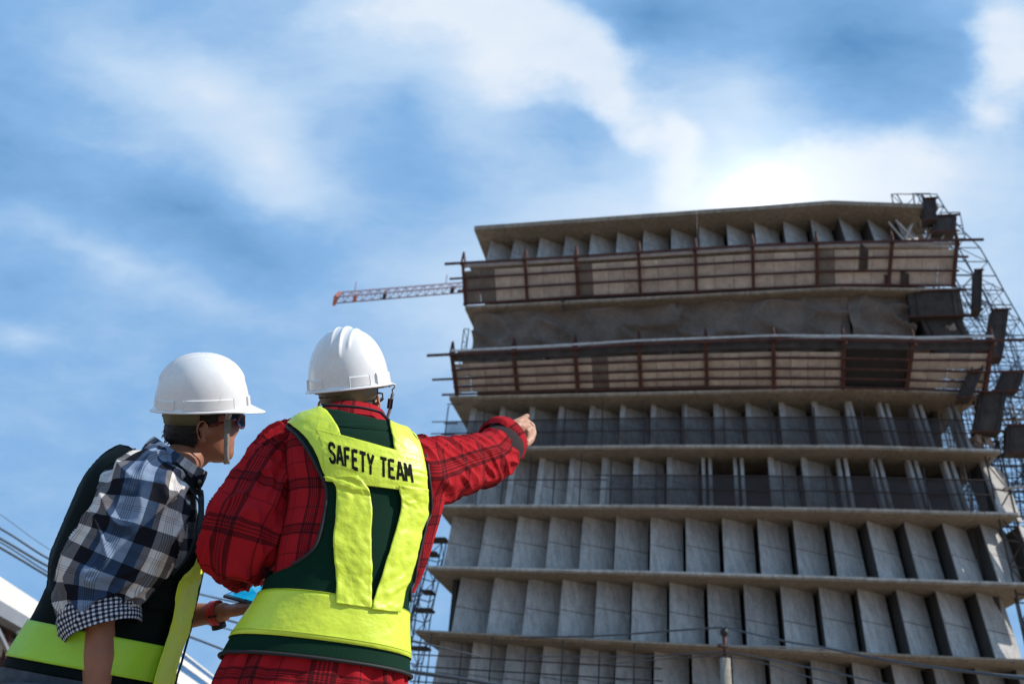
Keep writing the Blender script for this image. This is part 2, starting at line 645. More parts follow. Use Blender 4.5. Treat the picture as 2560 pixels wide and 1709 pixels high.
def panel_row(a, b, tops, ytop, strip=False, skip=()):
    A, B = SL[a], SL[b]
    ss = []
    for x in tops:
        yy = ytop[0] + (ytop[1] - ytop[0]) * (x - tops[0]) / (tops[-1] - tops[0])
        ss.append(BP(x, yy, TN)[0])
    ss.append(ss[-1] + (ss[-1] - ss[-2]))
    for k, (s0, s1) in enumerate(zip(ss[:-1], ss[1:])):
        if k in skip:
            continue
        pitch_ = s1 - s0
        s1 = s0 + pitch_ * .90  # cut short so the dark gap stands in for edge shade
        d = 0.03 * (rng.rand() - 0.5)
        th = 0.12
        zb0, zb1, zt0, zt1 = B.z(s0) + .002, B.z(s1) + .002, A.z(s0) - 0.203, A.z(s1) - 0.203
        if a == 0:
            zt0 -= .08; zt1 -= .08
        lo = [FP(s0, TB + d, zb0), FP(s1, TB + SAW + d, zb1), FP(s1, TB + SAW + th, zb1), FP(s0, TB + th + d, zb0)]
        hi = [FP(s0, TN + d, zt0), FP(s1, TN + SAW + d, zt1), FP(s1, TN + SAW + th, zt1), FP(s0, TN + th + d, zt0)]
        g = .42 + .12 * rng.rand()
        h_ = zt0 - zb0
        m0 = [p + (q - p) * g for p, q in zip(lo, hi)]
        m1 = [p + (q - p) * (g + .022 / h_ * 1.6) for p, q in zip(lo, hi)]
        MB().prism(lo, m0).prism(m1, hi).build('facade_panel', M['panel'], tower)
        # return fin from the panel's near edge back to the wall
        s2 = s0 + 0.07
        lo = [FP(s0, TB + th + .002 + d, zb0), FP(s2, TB + th + .03 + d, zb0), FP(s2, TB + th + SAW + .4, zb0), FP(s0, TB + th + SAW + .4, zb0)]
        hi = [FP(s0, TN + th + .002 + d, zt0), FP(s2, TN + th + .03 + d, zt0), FP(s2, TN + th + SAW + .4, zt0), FP(s0, TN + th + SAW + .4, zt0)]
        MB().prism(lo, hi).build('return_fin', M['core'], tower)  # same concrete as the panel, its shade painted in with the dark core colour
        if strip and k % 1 == 0:
            # pale jamb standing in front of the panel's near edge
            w = 0.30
            lo = [FP(s0 + .02, TB - .1, zb0), FP(s0 + w, TB, zb0), FP(s0 + w, TB + .1, zb0), FP(s0 + .02, TB + .0, zb0)]
            hi = [FP(s0 + .02, TN - .1, zt0), FP(s0 + w, TN, zt0), FP(s0 + w, TN + .1, zt0), FP(s0 + .02, TN + .0, zt0)]
            MB().prism(lo, hi).build('panel_jamb', M['panel'], tower)


panel_row(0, 1, [1228, 1287, 1351, 1415, 1478, 1544, 1609, 1678, 1748, 1817, 1886, 1958, 2027, 2099, 2170, 2242], (598, 552))
panel_row(4, 5, [1179, 1252, 1325, 1398, 1475, 1551, 1627, 1705, 1783, 1863, 1946, 2029, 2114, 2197, 2281, 2368], (1022, 1015), True, (12, 13, 14, 15))
panel_row(5, 6, [1133, 1205, 1279, 1349, 1425, 1505, 1584, 1667, 1754, 1833, 1919, 2002, 2092, 2178, 2268, 2358, 2450], (1155, 1158), True, (8, 9, 12, 13, 14, 15))
panel_row(6, 7, [1133, 1216, 1296, 1377, 1458, 1541, 1627, 1714, 1805, 1893, 1982, 2074, 2167, 2260, 2356, 2450, 2545], (1290, 1305))
panel_row(7, 8, [1153, 1237, 1322, 1407, 1493, 1582, 1674, 1768, 1859, 1951, 2047, 2143, 2241, 2340, 2441], (1443, 1480))
panel_row(8, 9, [1100, 1183, 1269, 1359, 1452, 1541, 1636, 1730, 1830, 1923, 2026, 2129, 2228, 2331, 2437, 2540], (1615, 1660))
# bare jambs where the photo has open bays
for a, b, xs, yy in ((4, 5, [2114, 2197, 2281, 2368], 1020), (5, 6, [1754, 1833, 2092, 2178, 2268, 2358], 1157)):
    for x in xs:
        s = BP(x, yy, TN)[0]
        for ds in (0.0, 0.34):
            zb, zt = SL[b].z(s) + .002, SL[a].z(s) - .203
            q = lambda t, z: [FP(s + ds, t, z), FP(s + ds + .17, t, z), FP(s + ds + .17, t + .5, z), FP(s + ds, t + .5, z)]
            MB().prism(q(TB, zb), q(TN, zt)).build('panel_jamb', M['panel'], tower)

# doubled edge board on the lowest visible slab
ln = SL[8]
mb = MB()
for a, b in ((ln.s0, SK), (SK, ln.s1)):
    lo = [FP(a, -.25, ln.z(a) - .02), FP(a, -.08, ln.z(a) - .02), FP(a, -.08, ln.z(a) - .12), FP(a, -.25, ln.z(a) - .12)]
    hi = [FP(b, -.25, ln.z(b) - .02), FP(b, -.08, ln.z(b) - .02), FP(b, -.08, ln.z(b) - .12), FP(b, -.25, ln.z(b) - .12)]
    mb.prism(lo, hi)
mb.build('edge_board', M['slab'], tower)


# ---------------------------------------------------------------- catch platforms
def platform(top, bottom, tt, tb, posts_top, rails, board_from, label, open_bays=(), pipes=(), wide=0.1, dark_p=.04):
    T = Line(top, tt)
    B = Line(bottom, tb)
    root = empty('catch_platform', FP(T.s0, tt, T.z(T.s0)), label, 'scaffold platform', 'catch platforms hung on the tower facade')
    sp = [BP(x, y, tt)[0] for x, y in posts_top]

    def P(s, f, off=0.0):
        """f = 0 at outer top edge, 1 at the building"""
        a, b = FP(s, tt, T.z(s)), FP(s, tb, B.z(s))
        p = a + (b - a) * f
        nrm = (b - a).cross(L1).normalized()
        if nrm.dot(p) > 0:
            nrm = -nrm                               # towards the viewer
        return p + nrm * off
    for i, s in enumerate(sp):
        mb = MB()
        mb.bar(P(s, -0.03, .10), P(s, 1.03, .10), wide * 1.5, .16, up=Vector((0, 0, 1)))
        mb.build('bracket_beam', M['rust'], root)
        a = P(s, 0.0, .12)
        up = Vector((0, 0, 1))
        side = L1
        base = a - up * .15
        mb = MB()
        mb.bar(base - side * .09, a + up * .75, .07, .10)
        mb.bar(base + side * .14 + N1 * .25, a + up * .75, .07, .10)
        mb.bar(base - side * .03, base + side * .1 + N1 * .3, .05)
        mb.build('bracket_head', M['rust'], root)
    for k, f in enumerate(rails):
        mb = MB()
        s_a, s_b = sp[0] - .1, sp[-1] + .1
        if k < len(pipes) and pipes[k]:
            s_a = BP(pipes[k][0], pipes[k][1], tt * (1 - f) + tb * f)[0]
            if len(pipes[k]) > 2:
                s_b = BP(pipes[k][2], pipes[k][3], tt * (1 - f) + tb * f)[0]
        pts = [s_a] + [s for s in sp if s_a < s < s_b] + [s_b]
        for a, b in zip(pts[:-1], pts[1:]):
            mb.bar(P(a, f, .2), P(b + .02, f, .2), .08, .1 if k else .14)
        mb.build('rail', M['rust'], root)
    for i, (a, b) in enumerate(zip(sp[:-1], sp[1:])):
        if i in open_bays:
            continue
        w = b - a
        nc = max(2, int(round(w / 0.95)))
        for c in range(nc):
            s0, s1 = a + w * c / nc + .012, a + w * (c + 1) / nc - .012
            mt = M['board_dark'] if rng.rand() < dark_p else M['board']
            fs = [board_from] + [r for r in rails if r > board_from + .05]
            for f0, f1 in zip(fs[:-1], fs[1:]):
                f1 -= .01
                o = .01 * rng.rand()
                sh = .02 * (rng.rand() - .5)
                lo = [P(s0, f0 + sh * .5, o), P(s1, f0, o), P(s1, f1, o), P(s0, f1, o)]
                hi = [P(s0, f0 + sh * .5, o - .03), P(s1, f0, o - .03), P(s1, f1, o - .03), P(s0, f1, o - .03)]
                MB().prism(lo, hi).build('deck_board', mt, root)
    return root, T, B, P, sp


pf1 = platform([(1158, 657), (1440, 641), (1738, 622), (1881, 613), (2041, 607), (2230, 603), (2392, 600)],
               [(1177, 760), (1445, 742), (1740, 729), (2036, 715), (2368, 715)], -1.5, -0.1,
               [(1158, 657), (1313, 649), (1440, 641), (1597, 632), (1738, 622), (1881, 613), (2041, 607), (2230, 603), (2392, 600)],
               [0, .36, .66, .985], .2, 'upper sloping catch platform of pale boards and rusty beams just below the roof',
               dark_p=.3, pipes=[(1114, 659, 2455, 598), (1125, 707, 2420, 655), (1143, 754, 2400, 708)])
pf2 = platform([(1130, 882), (1437, 866), (1597, 857), (1764, 851), (1933, 845), (2108, 846), (2282, 850), (2480, 848)],
               [(1146, 983), (1447, 973), (1766, 966), (2096, 967), (2402, 975)], -1.9, -0.1,
               [(1130, 882), (1284, 874), (1437, 866), (1597, 857), (1764, 851), (1933, 845), (2108, 846), (2282, 850), (2480, 848)],
               [0, .38, .60, .80, .985], .28, 'lower sloping catch platform with one black open bay, below the grey tarpaulin', open_bays=(6,),
               pipes=[(1070, 882, 2560, 842), None, (1085, 928, 2545, 896), None, (1108, 972)], wide=.13)
# dark beam and pale edge along the outer lip of the lower platform
root2, T2, B2, Pf2, sp2 = pf2
mb = MB()
for a, b in zip(sp2[:-1], sp2[1:]):
    mb.bar(Pf2(a, .12, .05), Pf2(b, .12, .05), .1, .42)
mb.build('edge_beam', M['dark'], root2)
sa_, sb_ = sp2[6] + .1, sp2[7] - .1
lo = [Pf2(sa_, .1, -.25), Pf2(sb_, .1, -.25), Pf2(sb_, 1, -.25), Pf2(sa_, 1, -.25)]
MB().prism(lo, [p + Vector((0, .05, .03)) for p in lo]).build('bay_shade', M['black'], root2)  # added dark backing, stands in for the shade of the open bay
mb = MB()
for a, b in zip(sp2[:-1], sp2[1:]):
    for j in range(4):
        u, v = a + (b - a) * j / 4, a + (b - a) * (j + 1) / 4
        mb.bar(Pf2(u, -.07, .12 + .02 * rng.rand()), Pf2(v, -.07, .12 + .02 * rng.rand()), .05, .10)
mb.build('lip_board', mat_plain('pale lip board', (0.5, 0.48, 0.46), .8, 0, .3), root2)
root1, T1, B1, Pf1, sp1 = pf1
mb = MB()
for a, b in zip(sp1[:-1], sp1[1:]):
    mb.bar(Pf1(a, .08, .04), Pf1(b, .08, .04), .06, .2)
mb.build('edge_beam', M['board'], root1)
# a few patches of ply nailed over the upper platform, hanging askew
for (x, y, w, h) in ((2150, 650, .5, .9), (1395, 735, .28, .5), (2265, 700, .5, .5), (2225, 705, .4, .4)):
    s, z = BP(x, y, -1.1)
    f = (y - 612) / 105
    lo = [Pf1(s, f - h * .35, .07), Pf1(s + w * .9, f - h * .2, .07), Pf1(s + w, f + h * .3, .07), Pf1(s + .05, f + h * .35, .07)]
    nn = (Pf1(s, f, .09) - Pf1(s, f, .07)).normalized() * .03
    MB().prism(lo, [p + nn for p in lo]).build('patch_board', M['dark'], root1)


# ---------------------------------------------------------------- tarpaulin under the second slab
def cloth_sheet(name, fn, nu, nv, mat, parent=None):
    vs_ = [fn(i / nu, j / nv) for j in range(nv + 1) for i in range(nu + 1)]
    fs = [(j * (nu + 1) + i, j * (nu + 1) + i + 1, (j + 1) * (nu + 1) + i + 1, (j + 1) * (nu + 1) + i) for j in range(nv) for i in range(nu)]
    return mesh_obj(name, vs_, fs, mat, parent, True)


def tarp_fn(sa, sb, seed):
    def fn(u, v):
        s = sa + (sb - sa) * u
        zt = SL[2].z(s) - .22
        zb = SL[2].z(s) - 3.55
        z = zt + (zb - zt) * v
        p = Vector((s * .55, z * .55, seed))
        f = mnoise.fractal(p, 1.0, 2.0, 5)
        r = min(1, 1.6 * abs(mnoise.noise(Vector((s * .38 + z * .7, z * .4 - s * .22, seed + 5)))) ** .7)
        t = .75 + .15 * f - .95 * (1 - r) ** 1.5 * (0.45 + .55 * v) + .1 * v
        return FP(s, t, z + .05 * f)
    return fn


for k, (xa, xb) in enumerate(((1182, 1700), (1696, 2130), (2126, 2290))):
    sa, sb = BP(xa, 800, .4)[0], BP(xb, 800, .4)[0]
    o = cloth_sheet('tarpaulin', tarp_fn(sa, sb, 3.1 * k), 90, 26, M['tarp'])
    tag(o, ['wide creased grey-brown tarpaulin hung across the left half below the second slab', 'creased grey tarpaulin hung in the middle right above the lower platform', 'short dark tarpaulin hung nearest the right corner above the lower platform'][k], 'tarpaulin')


# ---------------------------------------------------------------- facade nets with their pipe frames
def net(a, b, xa, xb, ya, yb, label, net_=True, step=2.1, rails=(0.02, .5)):
    B = SL[b]
    s0, s1 = BP(xa, yb, -.15)[0], BP(xb, yb, -.15)[0]
    root = empty('facade_net', FP(s0, -.15, B.z(s0)), label, 'safety net', 'netted guard frames on the tower floors')
    H = BP(xa, ya, -.15)[1] - BP(xa, yb, -.15)[1]
    zt = lambda s: B.z(s) + H
    mb = MB()
    s = s0
    k = 0
    while s < s1:
        e = .9 if k % 2 == 0 else .5
        MB().tube([FP(s, -.25, B.z(s) - .1), FP(s + .03, -.22, zt(s) + e)], .035, 6).build('pole', M['pipe'], root)
        s += step * (.9 + .2 * rng.rand())
        k += 1
    for f in rails:
        mb = MB()
        st = [s0 - .8] + [q for q in np.arange(s0, s1, 3.0)][1:] + [s1 + .3]
        for u, v in zip(st[:-1], st[1:]):
            mb.tube([FP(u, -.2, zt(u) - H * f), FP(v, -.2, zt(v) - H * f)], .032, 6)
        mb.build('rail', M['pipe'], root)
    if net_:
        def fn(u, v):
            s = s0 + (s1 - s0) * u
            z = zt(s) + (B.z(s) - zt(s)) * v
            return FP(s, -.12 + .05 * mnoise.noise(Vector((s, z, 2.2))), z - .02 * math.sin(u * 90) * (v - 1))
        cloth_sheet('mesh_sheet', fn, 80, 8, M['net'], root)
    return root


net(4, 5, 1110, 2420, 1052, 1114, 'brown debris net on pipe frame along the floor with the pointing hand in front')
net(5, 6, 1525, 2470, 1190, 1262, 'brown debris net on pipe frame one floor below, starting right of the pointing hand')
net(5, 6, 1190, 1500, 1180, 1262, 'bare thin guard rail without net, left of the lower debris net', False, 1.4, (.3,))
net(8, 9, 1060, 1640, 1640, 1760, 'thin dark guard rails across the lowest visible floor', False, 1.6, (.05, .3, .62))
# ---------------------------------------------------------------- scaffolding at the tower's corners
def lattice(root, P, cols, rows, mat, r=.03, diag=True, keep=None, name='pole'):
    """P(i, j) gives the node; each standard, each ledger run is a part"""
    for i in range(cols):
        pts = [P(i, j) for j in range(rows) if keep is None or keep(i, j)]
        if len(pts) > 1:
            MB().tube(pts, r, 5).build(name, mat, root)
    for j in range(rows):
        pts = [P(i, j) for i in range(cols) if keep is None or keep(i, j)]
        if len(pts) > 1:
            MB().tube(pts, r * .9, 5).build('ledger', mat, root)
    if diag:
        mb = MB()
        for i in range(cols - 1):
            for j in range(rows - 1):
                if keep is None or (keep(i, j) and keep(i + 1, j + 1)):
                    a, b = ((i, j), (i + 1, j + 1)) if (i + j) % 2 else ((i + 1, j), (i, j + 1))
                    mb.tube([P(*a), P(*b)], r * .7, 4)
        if mb.v:
            mb.build('brace', mat, root)


# right corner: stepped scaffold whose outer edge follows the leaning outline
ln0 = SL[0]
sr = lambda z: None
root = empty('scaffold', FP(SL[9].s1, 3, GZ), 'tall pipe scaffold climbing beyond the right corner of the tower, blue-grey against the sky', 'scaffold', 'pipe scaffolds at the tower corners')
zt_r = BP(2330, 486, 2.0)[1]
z_lo = BP(2560, 1300, 2.0)[1]
rows = 22
outl = [(2330, 486), (2375, 560), (2450, 640), (2505, 740), (2570, 850), (2640, 1100), (2700, 1500)]
ol = [BP(x, y, 2.5) for x, y in outl]


def s_out(z):
    for (sa, za), (sb, zb) in zip(ol[:-1], ol[1:]):
        if z >= zb:
            return sa + (sb - sa) * (za - z) / (za - zb)
    return ol[-1][0]


for t_, sh, rr in ((2.2, 0.0, .038), (3.6, .25, .034)):
    def P(i, j, t_=t_, sh=sh):
        z = zt_r - (zt_r - z_lo) * j / (rows - 1)
        so = s_out(z) - sh
        si = SL[0].s1 - 1.6 + (zt_r - z) * .055
        n = 1.15
        s = so - n * (6 - i)
        s += .07 * mnoise.noise(Vector((i * 3.1, j * 1.7, t_)))
        return FP(max(s, si), t_ + .1 * mnoise.noise(Vector((i, j, 5))), z + .03 * i)
    lattice(root, P, 7, rows, M['bluepipe'], rr)
def P_(i, j):
    z = zt_r - 6 - (zt_r - z_lo) * j / 30
    return FP(s_out(z) - .55 * (9 - i) + .1 * mnoise.noise(Vector((i * 1.1, j * 2.7, 7))), 2.9, z + .05 * i)
lattice(root, P_, 10, 26, M['bluepipe'], .026)
# top guard frame above the roof corner
def Pg(i, j):
    s, z = BP(2282 + 22 * i, 484, 1.5)
    return FP(s, 1.5, z - 1.25 * j)
lattice(root, Pg, 3, 3, M['bluepipe'], .045, True)
def Pg2(i, j):
    s, z = BP(2352 + 24 * i, 531, 1.0)
    return FP(s, 1.0, z - .9 * j)
lattice(root, Pg2, 3, 3, M['bluepipe'], .04, False)

# lower right scaffold: dense and dark in front of the corner
root = empty('scaffold', FP(SL[6].s1, 1, GZ), 'dense dark scaffold tangle wrapping the lower right corner of the tower', 'scaffold', 'pipe scaffolds at the tower corners')
sA = BP(2415, 900, .4)[0]


def P3(i, j):
    z = BP(2500, 985, .4)[1] - 1.25 * j
    s = sA + .95 * i + .035 * (BP(2500, 985, .4)[1] - z) + .1 * mnoise.noise(Vector((i * 2.1, j * 1.3, 9)))
    return FP(s, .5 + .3 * (i % 2), z)


lattice(root, P3, 6, 13, M['pipe'], .05)


def P4(i, j):
    p = P3(i, j)
    return p + N1 * 1.6 + L1 * .4


lattice(root, P4, 6, 13, M['pipe'], .045)
for k in range(10):
    a = P3(rng.randint(0, 5), rng.randint(1, 12)) + L1 * rng.rand()
    MB().bar(a, a + L1 * (1 + 1.6 * rng.rand()) + Vector((0, 0, .3 * (rng.rand() - .5))), .25, .05).build('plank', M['board'], root)


# formwork boxes and brackets hanging out at the right corner
def form_box(px, py, w, h, label, lean=.25, t=.5, mat='dark', n=1):
    s, z = BP(px, py, t)
    if px > 2400:
        w *= .72
    root = empty('formwork_box', FP(s, t, z), label, 'formwork', 'dark formwork pieces at the right corner')
    a = FP(s, t, z)
    ax = L1 * w / 2
    lo = [a - ax - N1 * .35, a + ax - N1 * .35, a + ax + N1 * .35, a - ax + N1 * .35]
    dn = Vector((0, 0, -h)) - L1 * lean * h
    MB().prism(lo, [p + dn for p in lo]).build('shell_board', M[mat], root)
    for f in (0.02, .98):
        q = a + dn * f
        MB().bar(q - ax * 1.25 - N1 * .4, q + ax * 1.25 - N1 * .4, .09, .09).build('waler', M['rust'], root)
    for sx in (-.7, .7):
        MB().bar(a + ax * sx - N1 * .42, a + ax * sx - N1 * .42 + dn, .06, .06).build('stiffener', M['pipe'], root)
    return root


form_box(2322, 505, .65, 1.5, 'dark formwork box topping the roof corner at the right end', .12, .1)
form_box(2360, 548, 1.2, 1.1, 'grey-brown formwork slab stepped below the roof corner', .2, .3, 'core')
form_box(2443, 682, .55, 2.6, 'slim dark upright formwork board alone against the sky beside the scaffold', .18, 1.5)
form_box(2497, 780, 1.15, 2.9, 'large dark formwork box with bright sky behind, right of the lower platform', .28, .3)
form_box(2530, 935, 1.5, 1.1, 'wide dark formwork tray level with the lower platform underside', .5, .2)
form_box(2480, 985, 1.7, 2.2, 'black formwork mass tucked under the lower platform corner', .3, .2)
form_box(2455, 885, .9, 2.6, 'black triangular bracket housing closing the lower platform', .5, -.6)
form_box(2545, 1068, 1.6, 1.5, 'dark formwork piece at the right picture edge by the debris net', .2, .5)
form_box(2330, 735, 2.6, 1.6, 'dark boarding under the second slab at the right corner', .0, .35)
form_box(2345, 800, 2.0, 2.4, 'dark boarding with rubble right of the tarpaulins', -.25, .6)
# props and rubble at the roof corner bay
root = empty('prop_cluster', FP(BP(2290, 590, 1.2)[0], 1.2, SL[1].z(30)), 'leaning props and stacked boards in the last bay under the roof', 'props')
for x0, y0, x1, y1 in ((2222, 556, 2262, 604), (2240, 552, 2290, 605), (2300, 540, 2345, 600), (2335, 560, 2318, 602), (2370, 560, 2352, 600), (2280, 560, 2262, 600)):
    s0_, z0_ = BP(x0, y0, .6)
    s1_, z1_ = BP(x1, y1, .3)
    MB().bar(FP(s0_, .6, z0_), FP(s1_, .3, z1_), .22, .08).build('prop', M['board'] if rng.rand() < .6 else M['dark'], root)


def rubble(px, py, t, n, label, size=.35):
    s, z = BP(px, py, t)
    root = empty('rubble_pile', FP(s, t, z), label, 'rubble', 'rubble heaps on the tower corner')
    for k in range(n):
        c = FP(s + 1.3 * (rng.rand() - .5), t + .5 * (rng.rand() - .5), z + .5 * rng.rand())
        pts = [c + Vector(rng.randn(3) * size * .5) for _ in range(9)]
        bm = bmesh.new()
        for p in pts:
            bm.verts.new(p)
        bmesh.ops.convex_hull(bm, input=bm.verts)
        bm.verts.index_update()
        used = sorted({v.index for f in bm.faces for v in f.verts})
        bm.verts.ensure_lookup_table()
        mp = {u: q for q, u in enumerate(used)}
        mesh_obj('block', [bm.verts[u].co.copy() for u in used], [[mp[v.index] for v in f.verts] for f in bm.faces], M['brickish'], root)
        bm.free()


M['brickish'] = mat_concrete('broken masonry', (0.30, 0.19, 0.14), (0.5, 0.38, 0.3), 1.2, .4, False)
rubble(2380, 838, .5, 7, 'pinkish rubble heap standing above the lower platform rail')
rubble(2315, 598, .5, 4, 'small pinkish rubble heap on the upper platform rail')
rubble(2440, 1110, .6, 8, 'brown rubble heap on the netted floor slab at the right corner', .45)
rubble(2440, 1010, .8, 5, 'brown rubble at the end of the third slab underside', .4)

# left corner scaffold, seen against the sky behind the pointing man
root = empty('scaffold', FP(SL[8].s0 - 1, 5, GZ), 'thin blue-grey scaffold with rough brown platforms behind the left edge of the tower', 'scaffold', 'pipe scaffolds at the tower corners')


def P5(i, j):
    s, z = BP(1062 - 22 * (3 - i), 1330, 5.0)
    zz = z - 1.15 * j
    w = (z - zz) * -.10
    return FP(s + w + .15 * mnoise.noise(Vector((i * 2.3, j * 1.9, 3))), 5 + (i % 2) * .8, zz)


lattice(root, P5, 5, 11, M['bluepipe'], .05)


def P6(i, j):
    return P5(i, j) + N1 * 1.3 + L1 * .45


lattice(root, P6, 5, 11, M['pipe'], .04)
for px, py, w in ((1095, 1350, 1.1), (1078, 1385, .8), (1060, 1525, 1.0), (1050, 1620, 1.0), (1070, 1480, .6)):
    s, z = BP(px, py, 4.4)
    MB().bar(FP(s - w / 2, 4.4, z), FP(s + w / 2, 4.4, z), .9, .12).build('plank_stack', M['dark'], root)
# slim pipe frame peeking out left of the tarpaulin storey
root = empty('scaffold', FP(SL[4].s0, 4, SL[4].z(SL[4].s0)), 'short bent pipe frame peeking out left of the tarpaulin', 'scaffold', 'pipe scaffolds at the tower corners')


def P7(i, j):
    s, z = BP(1172 - 12 * i, 822 + 32 * j, 2.5)
    return FP(s - .1 * j, 2.5, z)


lattice(root, P7, 2, 6, M['bluepipe'], .035)
for k, (x, y) in enumerate(((1118, 1010), (1110, 1058), (1103, 1086))):
    s, z = BP(x, y, -.1)
    s0_ = BP(x + 34, y, -.1)[0]
    tag(MB().tube([FP(s, -.1, z), FP(s0_, -.1, z)], .035, 6).build('pipe_end', M['pipe']), ['pipe end poking out left just under the lower platform', 'pipe end poking out left at the top of the debris net', 'pipe end poking out left halfway down the debris net'][k], 'pipe')

# ---------------------------------------------------------------- tower crane behind the block
M['crane'] = mat_plain('faded crane paint', (0.34, 0.25, 0.30), .6, .1, .3, 1)
M['orange'] = mat_plain('orange crane paint', (0.50, 0.14, 0.08), .6)


def crane():
    tip, rootp = at(840, 750, 78), at(1560, 690, 84)
    base = rootp.copy(); base.z = GZ
    c = empty('tower_crane', base, 'tower crane with slim pinkish lattice jib ending in an orange tip, left of the tower', 'crane')
    d = (rootp - tip)
    n = 34
    up = Vector((0, 0, 1))
    side = d.normalized().cross(up)
    lo = lambda f, sgn: tip + d * f + side * .65 * sgn
    hi = lambda f: tip + d * f + up * .85
    for nm, pts in (('jib_chord', [lo(0, 1), lo(1, 1)]), ('jib_chord', [lo(0, -1), lo(1, -1)]), ('jib_chord', [hi(.01), hi(1)])):
        MB().tube(pts, .075, 6).build(nm, M['crane'], c)
    mb = MB()
    for i in range(n):
        a, b = i / n, (i + 1) / n
        for sg in (1, -1):
            mb.tube([lo(a, sg), hi((a + b) / 2)], .04, 4)
            mb.tube([hi((a + b) / 2), lo(b, sg)], .04, 4)
        mb.tube([lo(a, 1), lo(b, -1)], .035, 4)
    mb.build('jib_lacing', M['crane'], c)
    m2 = MB()
    m2.bar(lo(-.004, 1) + up * -.1, lo(-.004, -1) + up * -.1, .3, .35)
    m2.bar(lo(-.004, 1), hi(.008), .22, .25)
    m2.bar(lo(-.004, -1), hi(.008), .22, .25)
    m2.build('jib_tip', M['orange'], c)
    for f in (.06, .155, .38, .42, .47):
        q = tip + d * f
        MB().bar(q - side * .5 + up * .1, q + side * .5 + up * .1, .35, .4).build('trolley', M['orange'] if f in (.06, .42) else M['dark'], c)
    for f in (.055, .355):
        q = hi(f)
        MB().tube([q, q + up * 1.1], .05, 5).build('lamp_post', M['crane'], c)
    # mast
    top = rootp + up * 6
    mb = MB()
    for sx, sy in ((-1, -1), (1, -1), (1, 1), (-1, 1)):
        o = Vector((sx * .9, sy * .9, 0))
        MB().tube([base + o, rootp + o + up * 1.0], .12, 6).build('mast_leg', M['crane'], c)
    z = 0
    H = rootp.z - GZ
    k = 0
    while z < H - 2:
        for (ax, ay), (bx, by) in (((-1, -1), (1, -1)), ((1, -1), (1, 1)), ((1, 1), (-1, 1)), ((-1, 1), (-1, -1))):
            mb.tube([base + Vector((ax * .9, ay * .9, z)), base + Vector((bx * .9, by * .9, z + 2))], .06, 4)
        z += 2
    mb.build('mast_lacing', M['crane'], c)


crane()

# ---------------------------------------------------------------- utility pole and cables
M['cable'] = mat_plain('cable sheath', (0.035, 0.045, 0.06), .6)
M['cable_lit'] = mat_plain('pale cable', (0.25, 0.24, 0.22), .5)  # paler copy of the cable, sunlight put into its colour
YP = 21.0
ptop = at(1810, 1572, YP)
pole = empty('utility_pole', (ptop.x, ptop.y, GZ), 'slim pale concrete utility pole with a black insulator cap, in front of the lowest floor', 'utility pole')
b0 = Vector((ptop.x, ptop.y, GZ))
MB().tube([b0, Vector((ptop.x, ptop.y, ptop.z - .62))], [.17, .11], 10).build('post', mat_concrete('pole concrete', (.25, .22, .18), (.4, .36, .3), 1.5), pole, True)
MB().tube([Vector((ptop.x, ptop.y, ptop.z - .62)), Vector((ptop.x, ptop.y, ptop.z - .1))], .045, 8).build('pin', M['rust'], pole, True)
MB().tube([ptop - Vector((0, 0, .16)), ptop - Vector((0, 0, .12)), ptop - Vector((0, 0, .02)), ptop + Vector((0, 0, .05))], [.03, .09, .09, .03], 10).build('insulator', M['black'], pole, True)
MB().bar(ptop + Vector((-.16, 0, -.36)), ptop + Vector((.06, 0, -.36)), .07, .07).build('step_bracket', M['rust'], pole)


def cable(pts, label, r=.022, mat='cable', group='overhead cables'):
    P_ = [at(*p) for p in pts]
    out = []
    for i in range(len(P_) - 1):
        p0, p1, p2, p3 = P_[max(i - 1, 0)], P_[i], P_[i + 1], P_[min(i + 2, len(P_) - 1)]
        for k in range(8):
            t = k / 8
            out.append(.5 * ((2 * p1) + (-p0 + p2) * t + (2 * p0 - 5 * p1 + 4 * p2 - p3) * t * t + (-p0 + 3 * p1 - 3 * p2 + p3) * t ** 3))
    out.append(P_[-1])
    o = MB().tube(out, r, 6).build('overhead_cable', M[mat], None, True)
    tag(o, label, 'cable', group)


cable([(-260, 1180, 22), (0, 1320, 24), (140, 1404, 25), (300, 1450, 26), (466, 1477, 27), (560, 1498, 28), (900, 1570, 29), (1200, 1640, 30)], 'uppermost of the dark cables sagging across the left edge of the picture', .026)
cable([(-260, 1205, 22), (0, 1345, 24), (140, 1424, 25), (300, 1480, 26), (466, 1520, 27), (598, 1557, 28), (900, 1640, 29)], 'second dark cable down at the left edge of the picture', .03)
cable([(-260, 1210, 22), (0, 1354, 24), (140, 1440, 25), (300, 1505, 26), (600, 1580, 28), (900, 1680, 29)], 'thin third cable, just under the second at the left edge', .018)
cable([(-260, 1225, 22), (0, 1368, 24), (140, 1450, 25), (300, 1530, 26), (500, 1600, 27), (800, 1720, 29)], 'lowest dark cable at the left edge above the white roof', .03)
cable([(-100, 1230, 40), (0, 1285, 42), (120, 1370, 44), (300, 1470, 46)], 'hair-thin pale cable high above the others at the left edge', .014)
cable([(900, 1650, 19), (1020, 1676, 19), (1163, 1697, 19), (1300, 1722, 19)], 'thick black cable crossing the bottom beside the red checked shirt', .04)
cable([(1300, 1592, 24), (1500, 1588, 23), (1700, 1574, 22), (1806, 1567, YP)], 'cable rising from the left to the black pole cap')
cable([(1812, 1567, YP), (1966, 1602, 18), (2062, 1618, 16), (2211, 1648, 14), (2400, 1675, 12), (2700, 1712, 10)], 'cable falling from the black pole cap to the lower right', .02)
cable([(1300, 1640, 24), (1600, 1640, 22), (1808, 1630, YP), (1960, 1655, 18), (2130, 1690, 16), (2300, 1730, 14)], 'cable passing just below the pole pin', .014)
